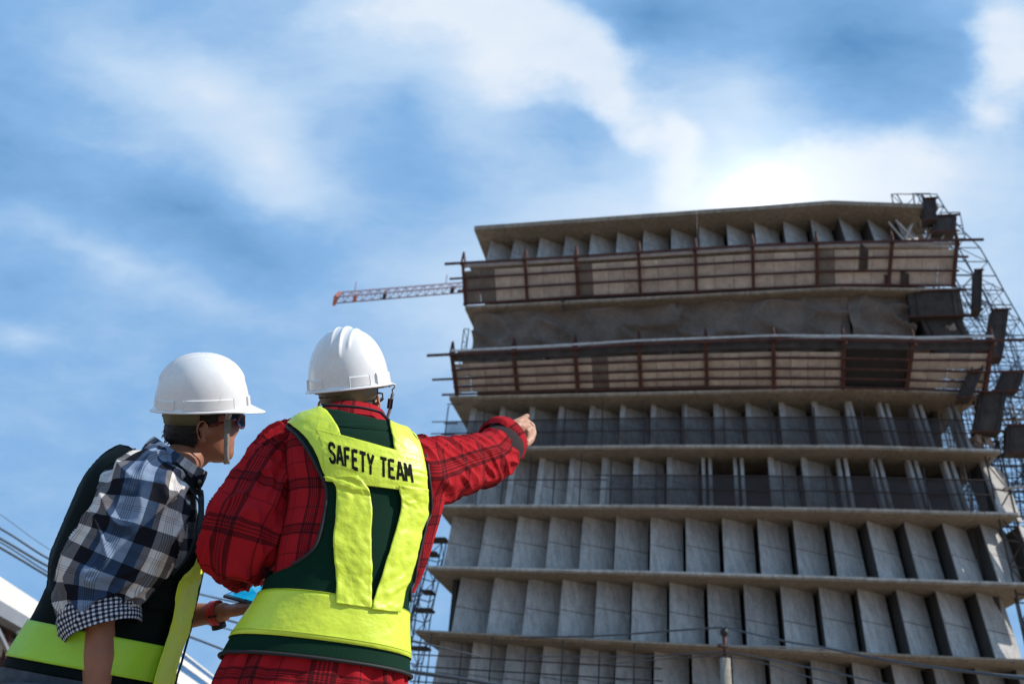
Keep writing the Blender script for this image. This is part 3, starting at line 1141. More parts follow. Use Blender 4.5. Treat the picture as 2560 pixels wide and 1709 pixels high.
cable([(1500, 1660, 22), (1808, 1640, YP), (2020, 1690, 17), (2200, 1740, 14)], 'lowest faint cable at the pole', .012)
cable([(1800, 1612, YP), (2050, 1620, 17), (2250, 1656, 14), (2420, 1678, 12), (2700, 1700, 10)], 'pale sunlit cable crossing the lower right corner', .012, 'cable_lit')

# ---------------------------------------------------------------- low buildings at the lower left
M['white'] = mat_plain('white cladding', (0.78, 0.75, 0.70), .6, 0, .06, .3)
M['grey'] = mat_plain('grey metal', (0.30, 0.32, 0.35), .5, .3, .2, .5)
M['glassblue'] = mat_plain('blue glazing', (0.02, 0.09, 0.22), .08, 0, .3, .2, .9)


def horizon_dir(px):
    a, b = ray(px, 1500), ray(px, 3000)
    f = a.z / (a.z - b.z)
    d = a + (b - a) * f
    d.z = 0
    return d.normalized()


def side_block(pt, vp, bands, s0, s1, name, label, deep=18, ref=None):
    """long low block whose side wall runs towards vp; bands given as (pixel row top, pixel row bottom, material, set-back, part name) at pt's column"""
    d = horizon_dir(vp)
    n = Vector((-d.y, d.x, 0))                    # away from the camera, to the left
    p0 = at(*pt)
    root = empty(name, (p0.x, p0.y, GZ), label, 'building', 'low buildings beyond the site')
    zs = lambda py: _hit(pt[0], py, p0, n).z
    top = None
    for (y0, y1, mat, back, nm) in bands:
        z0, z1 = zs(y0), zs(y1) if y1 is not None else GZ
        if top is None:
            top = z0
        k = s0
        step = (s1 - s0) / (10 if nm == 'window_band' else 1)
        while k < s1 - .01:
            a, b = p0 + d * (k + .04) + n * back, p0 + d * (k + step) + n * back
            q = lambda p, z: Vector((p.x, p.y, z))
            MB().prism([q(a, z0), q(b, z0), q(b + n * .6, z0), q(a + n * .6, z0)], [q(a, z1), q(b, z1), q(b + n * .6, z1), q(a + n * .6, z1)]).build(nm, M[mat], root)
            k += step
    a, b = p0 + d * s0 + n * .7, p0 + d * s1 + n * .7
    q = lambda p, z: Vector((p.x, p.y, z))
    MB().prism([q(a, GZ), q(b, GZ), q(b + n * deep, GZ), q(a + n * deep, GZ)], [q(a, top - .15), q(b, top - .15), q(b + n * deep, top + .5), q(a + n * deep, top + .5)]).build('main_volume', M['grey'], root)
    return root, p0, d, n, zs


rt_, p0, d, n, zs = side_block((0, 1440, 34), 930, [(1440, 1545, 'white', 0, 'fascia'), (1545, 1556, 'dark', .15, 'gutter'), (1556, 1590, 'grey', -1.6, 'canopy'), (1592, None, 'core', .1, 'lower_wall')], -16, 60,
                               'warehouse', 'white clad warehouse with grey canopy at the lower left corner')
for k in range(9):
    a = p0 + d * (-6 + 2.6 * k) - n * 1.2
    q = Vector((a.x, a.y, zs(1600)))
    MB().bar(q, q + Vector((0, 0, -2.6)) + d * .9, .14, .14).build('strut', M['rust'], rt_)
    MB().bar(q - n * .3, q + d * 2.5 - Vector((0, 0, .8)) - n * .3, .12, .12).build('canopy_rail', M['grey'], rt_)
side_block((434, 1608, 62), 1010, [(1608, 1613, 'white', 0, 'parapet'), (1613, 1627, 'glassblue', .05, 'window_band'), (1627, 1644, 'white', 0, 'spandrel'), (1644, 1664, 'glassblue', .05, 'window_band'),
                                   (1664, 1700, 'white', 0, 'spandrel'), (1700, 1735, 'glassblue', .05, 'window_band'), (1735, None, 'white', 0, 'lower_wall')], -9, 120,
           'office_block', 'white office block with long blue window bands, seen between the two men')
# ================================================================= people
def project(p):
    z = p.dot(FW)
    return 1280 + FPX * p.dot(RT) / z, 854.5 - FPX * p.dot(UP) / z


def catmull(arr, n):
    a = np.asarray(arr, float)
    m = len(a)
    out = []
    for k in range(n + 1):
        x = k / n * (m - 1)
        i = min(int(x), m - 2)
        t = x - i
        p0, p1, p2, p3 = a[max(i - 1, 0)], a[i], a[i + 1], a[min(i + 2, m - 1)]
        out.append(.5 * (2 * p1 + (p2 - p0) * t + (2 * p0 - 5 * p1 + 4 * p2 - p3) * t * t + (3 * p1 - p0 - 3 * p2 + p3) * t ** 3))
    return np.array(out)


class Loft:
    """rings: (centre, ux, uy, a, b) ; ux/uy unit vectors, a/b half axes in metres"""
    def __init__(self, rings, nu=64, nv=80, ex=2.2, disp=None, even=True):
        rows = [list(r[0]) + list(r[1]) + list(r[2]) + [r[3], r[4]] for r in rings]
        g = catmull(rows, nv)
        cs = g[:, 0:3]
        vl = np.concatenate([[0], np.cumsum(np.linalg.norm(np.diff(cs, axis=0), axis=1))])
        th = np.linspace(0, 2 * np.pi, nu + 1)
        c, s = np.cos(th), np.sin(th)
        sx = np.sign(c) * np.abs(c) ** (2 / ex)
        sy = np.sign(s) * np.abs(s) ** (2 / ex)
        P = cs[:, None, :] + g[:, 3:6][:, None, :] * (g[:, 9][:, None] * sx[None])[..., None] + g[:, 6:9][:, None, :] * (g[:, 10][:, None] * sy[None])[..., None]
        self.nu, self.nv = nu, nv
        circ = float(np.mean(np.linalg.norm(np.diff(P, axis=1), axis=2).sum(axis=1)))
        self.uv = np.stack(np.broadcast_arrays(th[None] / (2 * np.pi) * circ, vl[:, None]), axis=-1)
        if disp is not None:
            N = self.normals(P)
            D = np.zeros((nv + 1, nu + 1))
            for j in range(nv + 1):
                for i in range(nu):
                    D[j, i] = disp(th[i], vl[j], j / nv)
                D[j, nu] = D[j, 0]
            P = P + N * D[..., None]
        self.P = P
        self.N = self.normals(P)

    @staticmethod
    def normals(P):
        du = np.empty_like(P)
        du[:, 1:-1] = P[:, 2:] - P[:, :-2]
        du[:, 0] = P[:, 1] - P[:, -2]
        du[:, -1] = du[:, 0]
        dv = np.gradient(P, axis=0)
        n = np.cross(du, dv)
        n /= np.linalg.norm(n, axis=2, keepdims=True) + 1e-12
        c = P.mean(axis=1, keepdims=True)
        if ((P - c) * n).sum() < 0:
            n = -n
        return n

    def faces(self):
        w = self.nu + 1
        return [(j * w + i, j * w + i + 1, (j + 1) * w + i + 1, (j + 1) * w + i) for j in range(self.nv) for i in range(self.nu)]

    def obj(self, name, mat, parent, off=0.0, thick=0.0):
        P = self.P + self.N * off
        o = mesh_obj(name, P.reshape(-1, 3), self.faces(), mat, parent, True, self.uv.reshape(-1, 2))
        if thick:
            md = o.modifiers.new('thickness', 'SOLIDIFY')
            md.thickness = thick
            md.offset = -1
        return o

    def bvh(self):
        return BVHTree.FromPolygons([Vector(p) for p in self.P.reshape(-1, 3)], self.faces())

    def sub(self, j0, j1, name, mat, parent, off, thick=0.0012, disp=None, limit=None):
        P = (self.P + self.N * off)[j0:j1 + 1]
        if limit is not None:
            P = P.copy()
            n = P.shape[0]
            for i in range(P.shape[1]):
                top = n - 1
                for j in range(n):
                    p = Vector(P[j, i])
                    x, y = project(p)
                    if y < limit(x, p.dot(Vector(self.N[j0 + j, i])) < 0):
                        top = max(j, 1)
                        break
                col = P[:, i].copy()
                for j in range(n):
                    q = j * top / (n - 1)
                    k = min(int(q), n - 2)
                    P[j, i] = col[k] * (1 - (q - k)) + col[k + 1] * (q - k)
        uv = self.uv[j0:j1 + 1]
        h, w = P.shape[:2]
        fs = [(j * w + i, j * w + i + 1, (j + 1) * w + i + 1, (j + 1) * w + i) for j in range(h - 1) for i in range(w - 1)]
        o = mesh_obj(name, P.reshape(-1, 3), fs, mat, parent, True, uv.reshape(-1, 2))
        if thick:
            md = o.modifiers.new('thickness', 'SOLIDIFY')
            md.thickness = thick
            md.offset = 1
        return o

    def row_at(self, py, side=None):
        """index of the ring whose camera-side mid point projects to image row py"""
        best, bj = 1e9, 0
        for j in range(self.nv + 1):
            c = Vector(self.P[j].mean(axis=0))
            y = project(c)[1]
            if abs(y - py) < best:
                best, bj = abs(y - py), j
        return bj


def poly_at(pl, t):
    """point at fraction t of a pixel polyline"""
    p = catmull(pl, 40)
    x = t * 40
    i = min(int(x), 39)
    return p[i] * (1 - (x - i)) + p[i + 1] * (x - i)


def drape(bvh, left, right, nu, nv, off, name, mat, parent, thick=0.0012, wav=None, smooth_n=True):
    """lays a patch on a garment: its left and right edges are given as seen from the camera, the patch itself follows the cloth"""
    pts, uvs, last = [], [], None
    for j in range(nv + 1):
        t = j / nv
        l, r = poly_at(left, t), poly_at(right, t)
        row = []
        for i in range(nu + 1):
            s = i / nu
            q = l * (1 - s) + r * s
            hit = None
            cc = (l + r) / 2
            for k in range(40):
                f = k / 40
                x, y = q * (1 - f) + cc * f
                d = ray(x, y).normalized()
                loc, nrm, idx, dist = bvh.ray_cast(CAM, d)
                if loc is not None:
                    if nrm.dot(d) > 0:
                        nrm = -nrm
                    hit = (loc, nrm)
                    break
            row.append(hit)
        hits = [h for h in row if h]
        if not hits:
            row = last
        else:
            row = [h or hits[0] for h in row]
        last = row
        pts.append(row)
    good = next(r for r in pts if r is not None)
    pts = [r if r is not None else good for r in pts]
    P = np.array([[list(h[0]) for h in row] for row in pts])
    N = np.array([[list(h[1]) for h in row] for row in pts])
    for _ in range(3):
        N[1:-1, 1:-1] = (N[1:-1, 1:-1] * 2 + N[:-2, 1:-1] + N[2:, 1:-1] + N[1:-1, :-2] + N[1:-1, 2:]) / 6
    N /= np.linalg.norm(N, axis=2, keepdims=True) + 1e-9
    O = np.full(P.shape[:2], off)
    if wav:
        for j in range(nv + 1):
            for i in range(nu + 1):
                O[j, i] += wav(i / nu, j / nv)
    P = P + N * O[..., None]
    ul = np.concatenate([[0], np.cumsum(np.linalg.norm(np.diff(P[nv // 2], axis=0), axis=1))])
    vl = np.concatenate([[0], np.cumsum(np.linalg.norm(np.diff(P[:, nu // 2], axis=0), axis=1))])
    uv = np.stack(np.broadcast_arrays(ul[None], vl[:, None]), axis=-1)
    w = nu + 1
    fs = [(j * w + i, j * w + i + 1, (j + 1) * w + i + 1, (j + 1) * w + i) for j in range(nv) for i in range(nu)]
    o = mesh_obj(name, P.reshape(-1, 3), fs, mat, parent, True, uv.reshape(-1, 2))
    # face outward (towards the camera)
    me = o.data
    if me.polygons[len(me.polygons) // 2].normal.dot(Vector(P[nv // 2, nu // 2])) > 0:
        me.flip_normals()
    if thick:
        md = o.modifiers.new('thickness', 'SOLIDIFY')
        md.thickness = thick
        md.offset = 1
    return o, P


def folds(seed, amp, fu=1.0, fv=14.0, slant=1.0, fine=.25, sharp=1.0, mask=None):
    def f(th, v, t):
        cu, su = math.cos(th) * fu, math.sin(th) * fu
        w = v * fv + slant * math.sin(th + seed)
        n = mnoise.noise(Vector((cu + seed, su - seed, w)))
        r = (1 - min(1, abs(n) * 2.4)) ** 1.5 * sharp
        g = mnoise.noise(Vector((cu * .9 + 7 + seed, su * .9, w * .45)))
        h = mnoise.noise(Vector((cu * 3 + seed, su * 3, w * 2.2)))
        d = amp * (r * .8 + g * 1.1 + h * fine)
        return d * (mask(th, t) if mask else 1)
    return f


# ---------------------------------------------------------------- fabric and skin materials
def uvnode(nt):
    u = nt.nodes.new('ShaderNodeUVMap')
    s = nt.nodes.new('ShaderNodeSeparateXYZ')
    nt.links.new(u.outputs[0], s.inputs[0])
    return u.outputs[0], s.outputs[0], s.outputs[1]


def fract_ramp(nt, x, period, stops, off=0.0):
    a = nt.nodes.new('ShaderNodeMath'); a.operation = 'MULTIPLY_ADD'
    nt.links.new(x, a.inputs[0]); a.inputs[1].default_value = 1 / period; a.inputs[2].default_value = off + 50
    f = nt.nodes.new('ShaderNodeMath'); f.operation = 'FRACT'
    nt.links.new(a.outputs[0], f.inputs[0])
    r = nt.nodes.new('ShaderNodeValToRGB')
    r.color_ramp.interpolation = 'CONSTANT'
    nt.links.new(f.outputs[0], r.inputs[0])
    e = r.color_ramp.elements
    while len(e) < len(stops):
        e.new(.5)
    for el, (p, v) in zip(e, stops):
        el.position = p
        el.color = (v, v, v, 1)
    return r.outputs[0]


def cloth_finish(nt, b, uv, col, scale=900, st=.25, rough=.9, big=18):
    w = tex_noise(nt, uv, big, 6, .65)
    f = tex_noise(nt, uv, scale, 2, .5)
    mx = nt.nodes.new('ShaderNodeMath'); mx.operation = 'MULTIPLY_ADD'
    nt.links.new(f, mx.inputs[0]); mx.inputs[1].default_value = .12; nt.links.new(w, mx.inputs[2])
    bump(nt, mx.outputs[0], st, .02, b)
    col = mixc(nt, .22, col, ramp_node(nt, f, [(.3, (0, 0, 0)), (.7, (1, 1, 1))]), 'OVERLAY')
    nt.links.new(col, b.inputs['Base Color'])
    b.inputs['Roughness'].default_value = rough
    b.inputs['Specular IOR Level'].default_value = .08


def mat_red_plaid():
    m, nt, b = new_mat('red and black checked flannel')
    uv, u, v = uvnode(nt)
    st = [(0, .9), (.07, .15), (.09, .8), (.125, .1), (.145, .8), (.17, .1), (.19, .8), (.215, .1), (.235, .9), (.31, 0), (.60, .75), (.618, 0)]
    sv = [(0, .85), (.06, .1), (.08, .8), (.11, .1), (.13, .8), (.155, .1), (.175, .85), (.235, 0), (.58, .75), (.60, 0)]
    fu = fract_ramp(nt, u, .125, st)
    fv = fract_ramp(nt, v, .118, sv, .3)
    red = (.40, .014, .020)
    c = mixc(nt, .78, red, mixc(nt, fu, red, (.012, .006, .008)))
    c = mixc(nt, mixc(nt, 1.0, fv, (.78, .78, .78), 'MULTIPLY'), c, (.012, .006, .008))
    cloth_finish(nt, b, uv, c, 1100, .35)
    return m


def mat_bw_plaid():
    m, nt, b = new_mat('black white and blue checked cotton')
    uv, u, v = uvnode(nt)
    fu = fract_ramp(nt, u, .088, [(0, 1), (.40, .0), (.55, .75), (.565, 0), (.60, .75), (.615, 0), (.65, .75), (.665, 0), (.70, .75), (.715, 0), (.75, .75), (.765, 0)])
    fv = fract_ramp(nt, v, .082, [(0, 1), (.42, .0), (.62, .55), (.635, 0), (.67, .55), (.685, 0), (.72, .55), (.735, 0)], .2)
    wide = fract_ramp(nt, u, .264, [(0, 0), (.42, 1), (.75, 0)])
    white = mixc(nt, wide, (.66, .61, .57), (.20, .26, .36))
    mid = mixc(nt, wide, (.15, .14, .145), (.035, .06, .11))
    dark = (.012, .012, .018)
    row0 = mixc(nt, fu, white, mid)
    row1 = mixc(nt, fu, mid, dark)
    c = mixc(nt, fv, row0, row1)
    cloth_finish(nt, b, uv, c, 1200, .3)
    return m


def mat_gingham():
    m, nt, b = new_mat('small black and white gingham')
    uv, u, v = uvnode(nt)
    fu = fract_ramp(nt, u, .0105, [(0, 1), (.5, 0)])
    fv = fract_ramp(nt, v, .0105, [(0, 1), (.5, 0)])
    c = mixc(nt, fv, mixc(nt, fu, (.62, .62, .66), (.10, .11, .15)), mixc(nt, fu, (.10, .11, .15), (.01, .01, .015)))
    cloth_finish(nt, b, uv, c, 1200, .2)
    return m


def mat_hi_vis(name, col):
    m, nt, b = new_mat(name)
    uv, u, v = uvnode(nt)
    w = tex_noise(nt, uv, 9, 5, .6)
    c = ramp_node(nt, w, [(.3, tuple(k * .86 for k in col)), (.7, col)])
    nt.links.new(c, b.inputs['Base Color'])
    b.inputs['Roughness'].default_value = .42
    b.inputs['Specular IOR Level'].default_value = .5
    h = tex_noise(nt, uv, 16, 4, .55)
    bump(nt, h, .5, .012, b)
    return m


def mat_mesh_fabric(name, col):
    m, nt, b = new_mat(name)
    uv, u, v = uvnode(nt)
    N, L = nt.nodes, nt.links
    fu = fract_ramp(nt, u, .0042, [(0, 1), (.62, 0)])
    fv = fract_ramp(nt, v, .0042, [(0, 1), (.62, 0)])
    g = N.new('ShaderNodeMath'); g.operation = 'MAXIMUM'
    L.new(fu, g.inputs[0]); L.new(fv, g.inputs[1])
    b.inputs['Base Color'].default_value = (*col, 1)
    b.inputs['Roughness'].default_value = .8
    b.inputs['Specular IOR Level'].default_value = .15
    tr = N.new('ShaderNodeBsdfTransparent')
    mx = N.new('ShaderNodeMixShader')
    q = N.new('ShaderNodeMath'); q.operation = 'MULTIPLY_ADD'
    L.new(g.outputs[0], q.inputs[0]); q.inputs[1].default_value = .45; q.inputs[2].default_value = .53
    L.new(q.outputs[0], mx.inputs[0])
    L.new(tr.outputs[0], mx.inputs[1]); L.new(b.outputs[0], mx.inputs[2])
    L.new(mx.outputs[0], N['Material Output'].inputs[0])
    bump(nt, g.outputs[0], .3, .001, b)
    return m


def mat_skin(name, c1, c2):
    m, nt, b = new_mat(name)
    n = tex_noise(nt, coord(nt), 22, 6, .65)
    nt.links.new(ramp_node(nt, n, [(.3, c1), (.7, c2)]), b.inputs['Base Color'])
    b.inputs['Roughness'].default_value = .55
    b.inputs['Subsurface Weight'].default_value = .12
    b.inputs['Subsurface Radius'].default_value = (.01, .004, .002)
    b.inputs['Subsurface Scale'].default_value = 1.0
    bump(nt, tex_noise(nt, coord(nt), 320, 3), .12, .002, b)
    return m


M['red_plaid'] = mat_red_plaid()
M['bw_plaid'] = mat_bw_plaid()
M['gingham'] = mat_gingham()
M['yellow'] = mat_hi_vis('fluorescent yellow tape', (.72, .86, .05))
M['mesh'] = mat_mesh_fabric('dark green vest mesh', (.001, .026, .012))
M['mesh_black'] = mat_mesh_fabric('black green vest mesh', (.001, .005, .004))
M['yellow_shaded'] = mat_hi_vis('lime reflective tape', (.40, .68, .03))  # same yellow tape, the belt's shade painted into a greener colour
M['piping'] = mat_plain('grey black piping', (.03, .028, .03), .6, spec=.2)
M['skin'] = mat_skin('tan skin', (.36, .165, .09), (.46, .22, .125))
M['skin_dark'] = mat_skin('tanned skin', (.27, .105, .055), (.36, .15, .08))
def mat_shell():
    m, nt, b = new_mat('white helmet shell')
    tc = coord(nt)
    n = tex_noise(nt, tc, 14, 6, .7)
    s = tex_noise(nt, tc, 60, 4, .7, stretch=(1, 1, .25))
    col = mixc(nt, ramp_node(nt, s, [(.64, (0, 0, 0)), (.74, (.35, .35, .35))]), ramp_node(nt, n, [(.3, (.74, .73, .715)), (.65, (.80, .795, .785))]), (.42, .39, .35))
    nt.links.new(col, b.inputs['Base Color'])
    r = nt.nodes.new('ShaderNodeMapRange')
    nt.links.new(n, r.inputs[0])
    r.inputs[3].default_value, r.inputs[4].default_value = .16, .38
    nt.links.new(r.outputs[0], b.inputs['Roughness'])
    b.inputs['Specular IOR Level'].default_value = .5
    return m


M['shell'] = mat_shell()
M['suspension'] = mat_plain('yellowed helmet plastic', (.16, .16, .10), .5)
M['strap'] = mat_plain('grey webbing', (.16, .155, .15), .8, 0, .2, 60)
M['steel'] = mat_plain('steel hook', (.45, .43, .40), .3, .9)
M['denim'] = mat_plain('washed black denim', (.05, .055, .065), .9, 0, .5, 25)
M['shade_lining'] = mat_plain('dark sleeve lining', (.02, .008, .01), .95)  # colour carries the shadow inside the turned-back sleeve


def mat_hair():
    m, nt, b = new_mat('short black hair')
    uv = coord(nt)
    n = tex_noise(nt, uv, 90, 4, .7, stretch=(3, 3, .4))
    nt.links.new(ramp_node(nt, n, [(.35, (.004, .0035, .003)), (.7, (.022, .018, .015))]), b.inputs['Base Color'])
    b.inputs['Roughness'].default_value = .55
    bump(nt, n, .8, .006, b)
    return m


M['hair'] = mat_hair()

X, Y, Z = Vector((1, 0, 0)), Vector((0, 1, 0)), Vector((0, 0, 1))


def ring(px, py, y, wpx, b, yaw=0.0, pitch_axis=None):
    """horizontal ring: centre by pixel and depth, silhouette half width in pixels, own depth b, yaw in degrees (positive shows the left flank)"""
    c = at(px, py, y)
    e = at(px + wpx, py, y)
    w = (e - c).length
    ps = R(yaw)
    a2 = (w * w - (b * math.sin(ps)) ** 2) / max(.2, math.cos(ps) ** 2)
    a = math.sqrt(max(a2, 1e-6))
    ux = X * math.cos(ps) + Y * math.sin(ps)
    uy = -X * math.sin(ps) + Y * math.cos(ps)
    return (c, ux, uy, a, b)


def ring2(l, r, yl, yr, b, away=0.0):
    """ring spanned between two silhouette points (pixel, depth)"""
    A, B = at(*l, yl), at(*r, yr)
    c = (A + B) / 2
    ux = (B - A).normalized()
    view = c.normalized()
    uy = (view - ux * view.dot(ux)).normalized()
    return (c, ux, uy, (B - A).length / 2, b)


def limb(pts, b_ratio=1.0):
    """rings square to a path: pts = (px, py, y, radius in pixels[, ratio])"""
    C = [at(p[0], p[1], p[2]) for p in pts]
    out = []
    for i, p in enumerate(pts):
        t = (C[min(i + 1, len(C) - 1)] - C[max(i - 1, 0)]).normalized()
        view = C[i].normalized()
        ux = t.cross(view)
        if ux.length < .05:
            ux = RT.copy()
        ux.normalize()
        uy = ux.cross(t).normalized()
        sc = C[i].dot(FW) / FPX
        a = p[3] * sc
        out.append((C[i], ux, uy, a, a * (p[4] if len(p) > 4 else b_ratio)))
    # keep frames consistent
    for i in range(1, len(out)):
        c, ux, uy, a, b = out[i]
        if ux.dot(out[i - 1][1]) < 0:
            out[i] = (c, -ux, -uy, a, b)
    return out


class Head:
    """local frame: x right of the wearer, y forward, z up; origin at the helmet rim centre"""
    def __init__(self, origin, fwd, up, s=1.0):
        u = up.normalized()
        f = (fwd - u * fwd.dot(u)).normalized()
        r = f.cross(u).normalized()
        self.o, self.f, self.u, self.r, self.s = origin, f, u, r, s

    def __call__(self, x, y, z):
        return self.o + (self.r * x + self.f * y + self.u * z) * self.s


HEAD_RINGS = [  # z above chin, front, back, half width
    (.000, .070, .030, .016), (.010, .086, .006, .034), (.028, .092, -.018, .049), (.048, .090, -.056, .058), (.070, .091, -.080, .0635),
    (.092, .090, -.091, .068), (.115, .087, -.095, .0715), (.135, .083, -.096, .073), (.155, .088, -.099, .075), (.180, .087, -.098, .0755), (.205, .070, -.086, .067), (.224, .038, -.052, .042), (.232, .006, -.012, .012)]
ZR = .170                                        # rim height over the chin


def head_grid(H, off=0.0, nu=64, nv=64, lo=0):
    rows = catmull(HEAD_RINGS, nv)
    th = np.linspace(0, 2 * np.pi, nu, endpoint=False)
    V = []
    loc = []
    for z, f, b, w in rows:
        cy, ry = (f + b) / 2, (f - b) / 2
        for t in th:
            c, s = math.cos(t), math.sin(t)
            x = (w + off) * math.copysign(abs(c) ** (2 / 2.25), c)
            y = cy + (ry + off) * math.copysign(abs(s) ** (2 / 2.1), s)
            if off == 0 and s > 0:
                g = lambda a, b_, q: math.exp(-((a) / b_) ** 2) * q
                nx = abs(x)
                # nose, brow, sockets, lips, chin
                y += .026 * math.exp(-(x / .012) ** 2) * max(0, 1 - abs(z - .100) / .030) ** .8 * (1 if z < .1 else .9)
                y += .004 * math.exp(-(x / .03) ** 2) * (math.exp(-((z - .062) / .006) ** 2) + math.exp(-((z - .050) / .005) ** 2))
                y -= .010 * math.exp(-((nx - .032) / .014) ** 2) * math.exp(-((z - .130) / .011) ** 2)
                y += .004 * math.exp(-((nx - .032) / .009) ** 2) * math.exp(-((z - .129) / .006) ** 2)
            V.append(H(x, y, z + off * .3 - ZR))
            loc.append((x, y, z))
    F = [(j * nu + i, j * nu + (i + 1) % nu, (j + 1) * nu + (i + 1) % nu, (j + 1) * nu + i) for j in range(nv) for i in range(nu)]
    return V, F, loc, nu, nv


def ear_shape(mb, H, side):
    """ear of one side: helix rim, inner fold, concha plate and lobe"""
    pts = []
    for k in range(15):
        a = R(-95 + 285 * k / 14)
        y = -.004 + .0165 * math.cos(a) * (1 if math.sin(a) > 0 else .8) * -1
        z = .108 + .031 * math.sin(a)
        flare = .010 + .008 * max(0, -math.cos(a) * -1)
        pts.append(H(side * (.0755 + flare), y - .010, z - ZR))
    mb.tube(pts, [.0045 + .0008 * math.sin(k) for k in range(15)], 8)
    p2 = [H(side * .0835, -.016 + .008 * math.sin(k), .092 + .0055 * k - ZR) for k in range(6)]
    mb.tube(p2, .0035, 6)
    mb.tube([H(side * .080, -.004, .080 - ZR), H(side * .086, -.008, .078 - ZR), H(side * .086, -.010, .088 - ZR)], [.006, .0068, .005], 8)
    mb.tube([H(side * .066, -.006, .108 - ZR), H(side * .0785, -.013, .108 - ZR)], [.019, .016], 10)
    mb.tube([H(side * .077, .006, .096 - ZR), H(side * .080, .004, .106 - ZR)], [.004, .004], 6)


def hand_shape(mb, wrist, fwd, palmn, side, curl=(.25, .3, .35, .4), s=1.0, thumb=.5):
    """generic relaxed hand; palmn is the direction the palm faces, side = +1 thumb to the right of fwd seen from the back"""
    f, n = fwd.normalized(), palmn.normalized()
    n = (n - f * n.dot(f)).normalized()
    r = f.cross(n).normalized() * side
    for k in range(5):
        o = wrist + r * (.032 - .016 * k) * s
        mb.tube([o * .0 + wrist + f * .0, wrist + f * .045 * s + r * (.030 - .015 * k) * s, wrist + f * (.088 - .003 * abs(k - 1.5)) * s + r * (.033 - .0165 * k) * s], [.018 * s, .0145 * s, .0115 * s], 10)
    lens = (.070, .079, .073, .056)
    for k in range(4):
        p = wrist + f * (.085 - .003 * abs(k - 1)) * s + r * (.030 - .019 * k) * s
        d = f.copy()
        pts, rad = [p], [.0095 * s]
        for q, fr in enumerate((.45, .32, .23)):
            a = curl[k] * (1.0 + .3 * q)
            d = (d * math.cos(a) + n * math.sin(a)).normalized() if q == 0 else (d * math.cos(a) + (n - d * n.dot(d)).normalized() * math.sin(a)).normalized()
            p = p + d * lens[k] * fr * s
            pts.append(p.copy()); rad.append((.0088 - .0009 * q) * s)
        mb.tube(pts, rad, 10)
    p = wrist + f * .02 * s + r * .025 * s
    t1 = (f * .65 + r * .6 + n * thumb).normalized()
    t2 = (f * .9 + r * .15 + n * thumb).normalized()
    mb.tube([p, p + t1 * .042 * s, p + t1 * .042 * s + t2 * .030 * s, p + t1 * .042 * s + t2 * .055 * s], [.015 * s, .0115 * s, .0098 * s, .0078 * s], 10)


def remeshed_body(name, mb, mat, parent, voxel=.0045):
    o = mesh_obj('tmp_body', mb.v, mb.f, mat)
    bm = bmesh.new(); bm.from_mesh(o.data)
    bmesh.ops.recalc_face_normals(bm, faces=bm.faces)
    bm.to_mesh(o.data); bm.free()
    md = o.modifiers.new('r', 'REMESH'); md.mode = 'VOXEL'; md.voxel_size = voxel
    sm = o.modifiers.new('s', 'SMOOTH'); sm.factor = .6; sm.iterations = 5
    dg = bpy.context.evaluated_depsgraph_get()
    me = bpy.data.meshes.new_from_object(o.evaluated_get(dg))
    bpy.data.objects.remove(o)
    me.name = name
    me.polygons.foreach_set('use_smooth', [True] * len(me.polygons))
    b = bpy.data.objects.new(name, me)
    COL.objects.link(b)
    b.parent = parent
    me.transform(Matrix.Translation(-Vector(parent.location)))
    return b


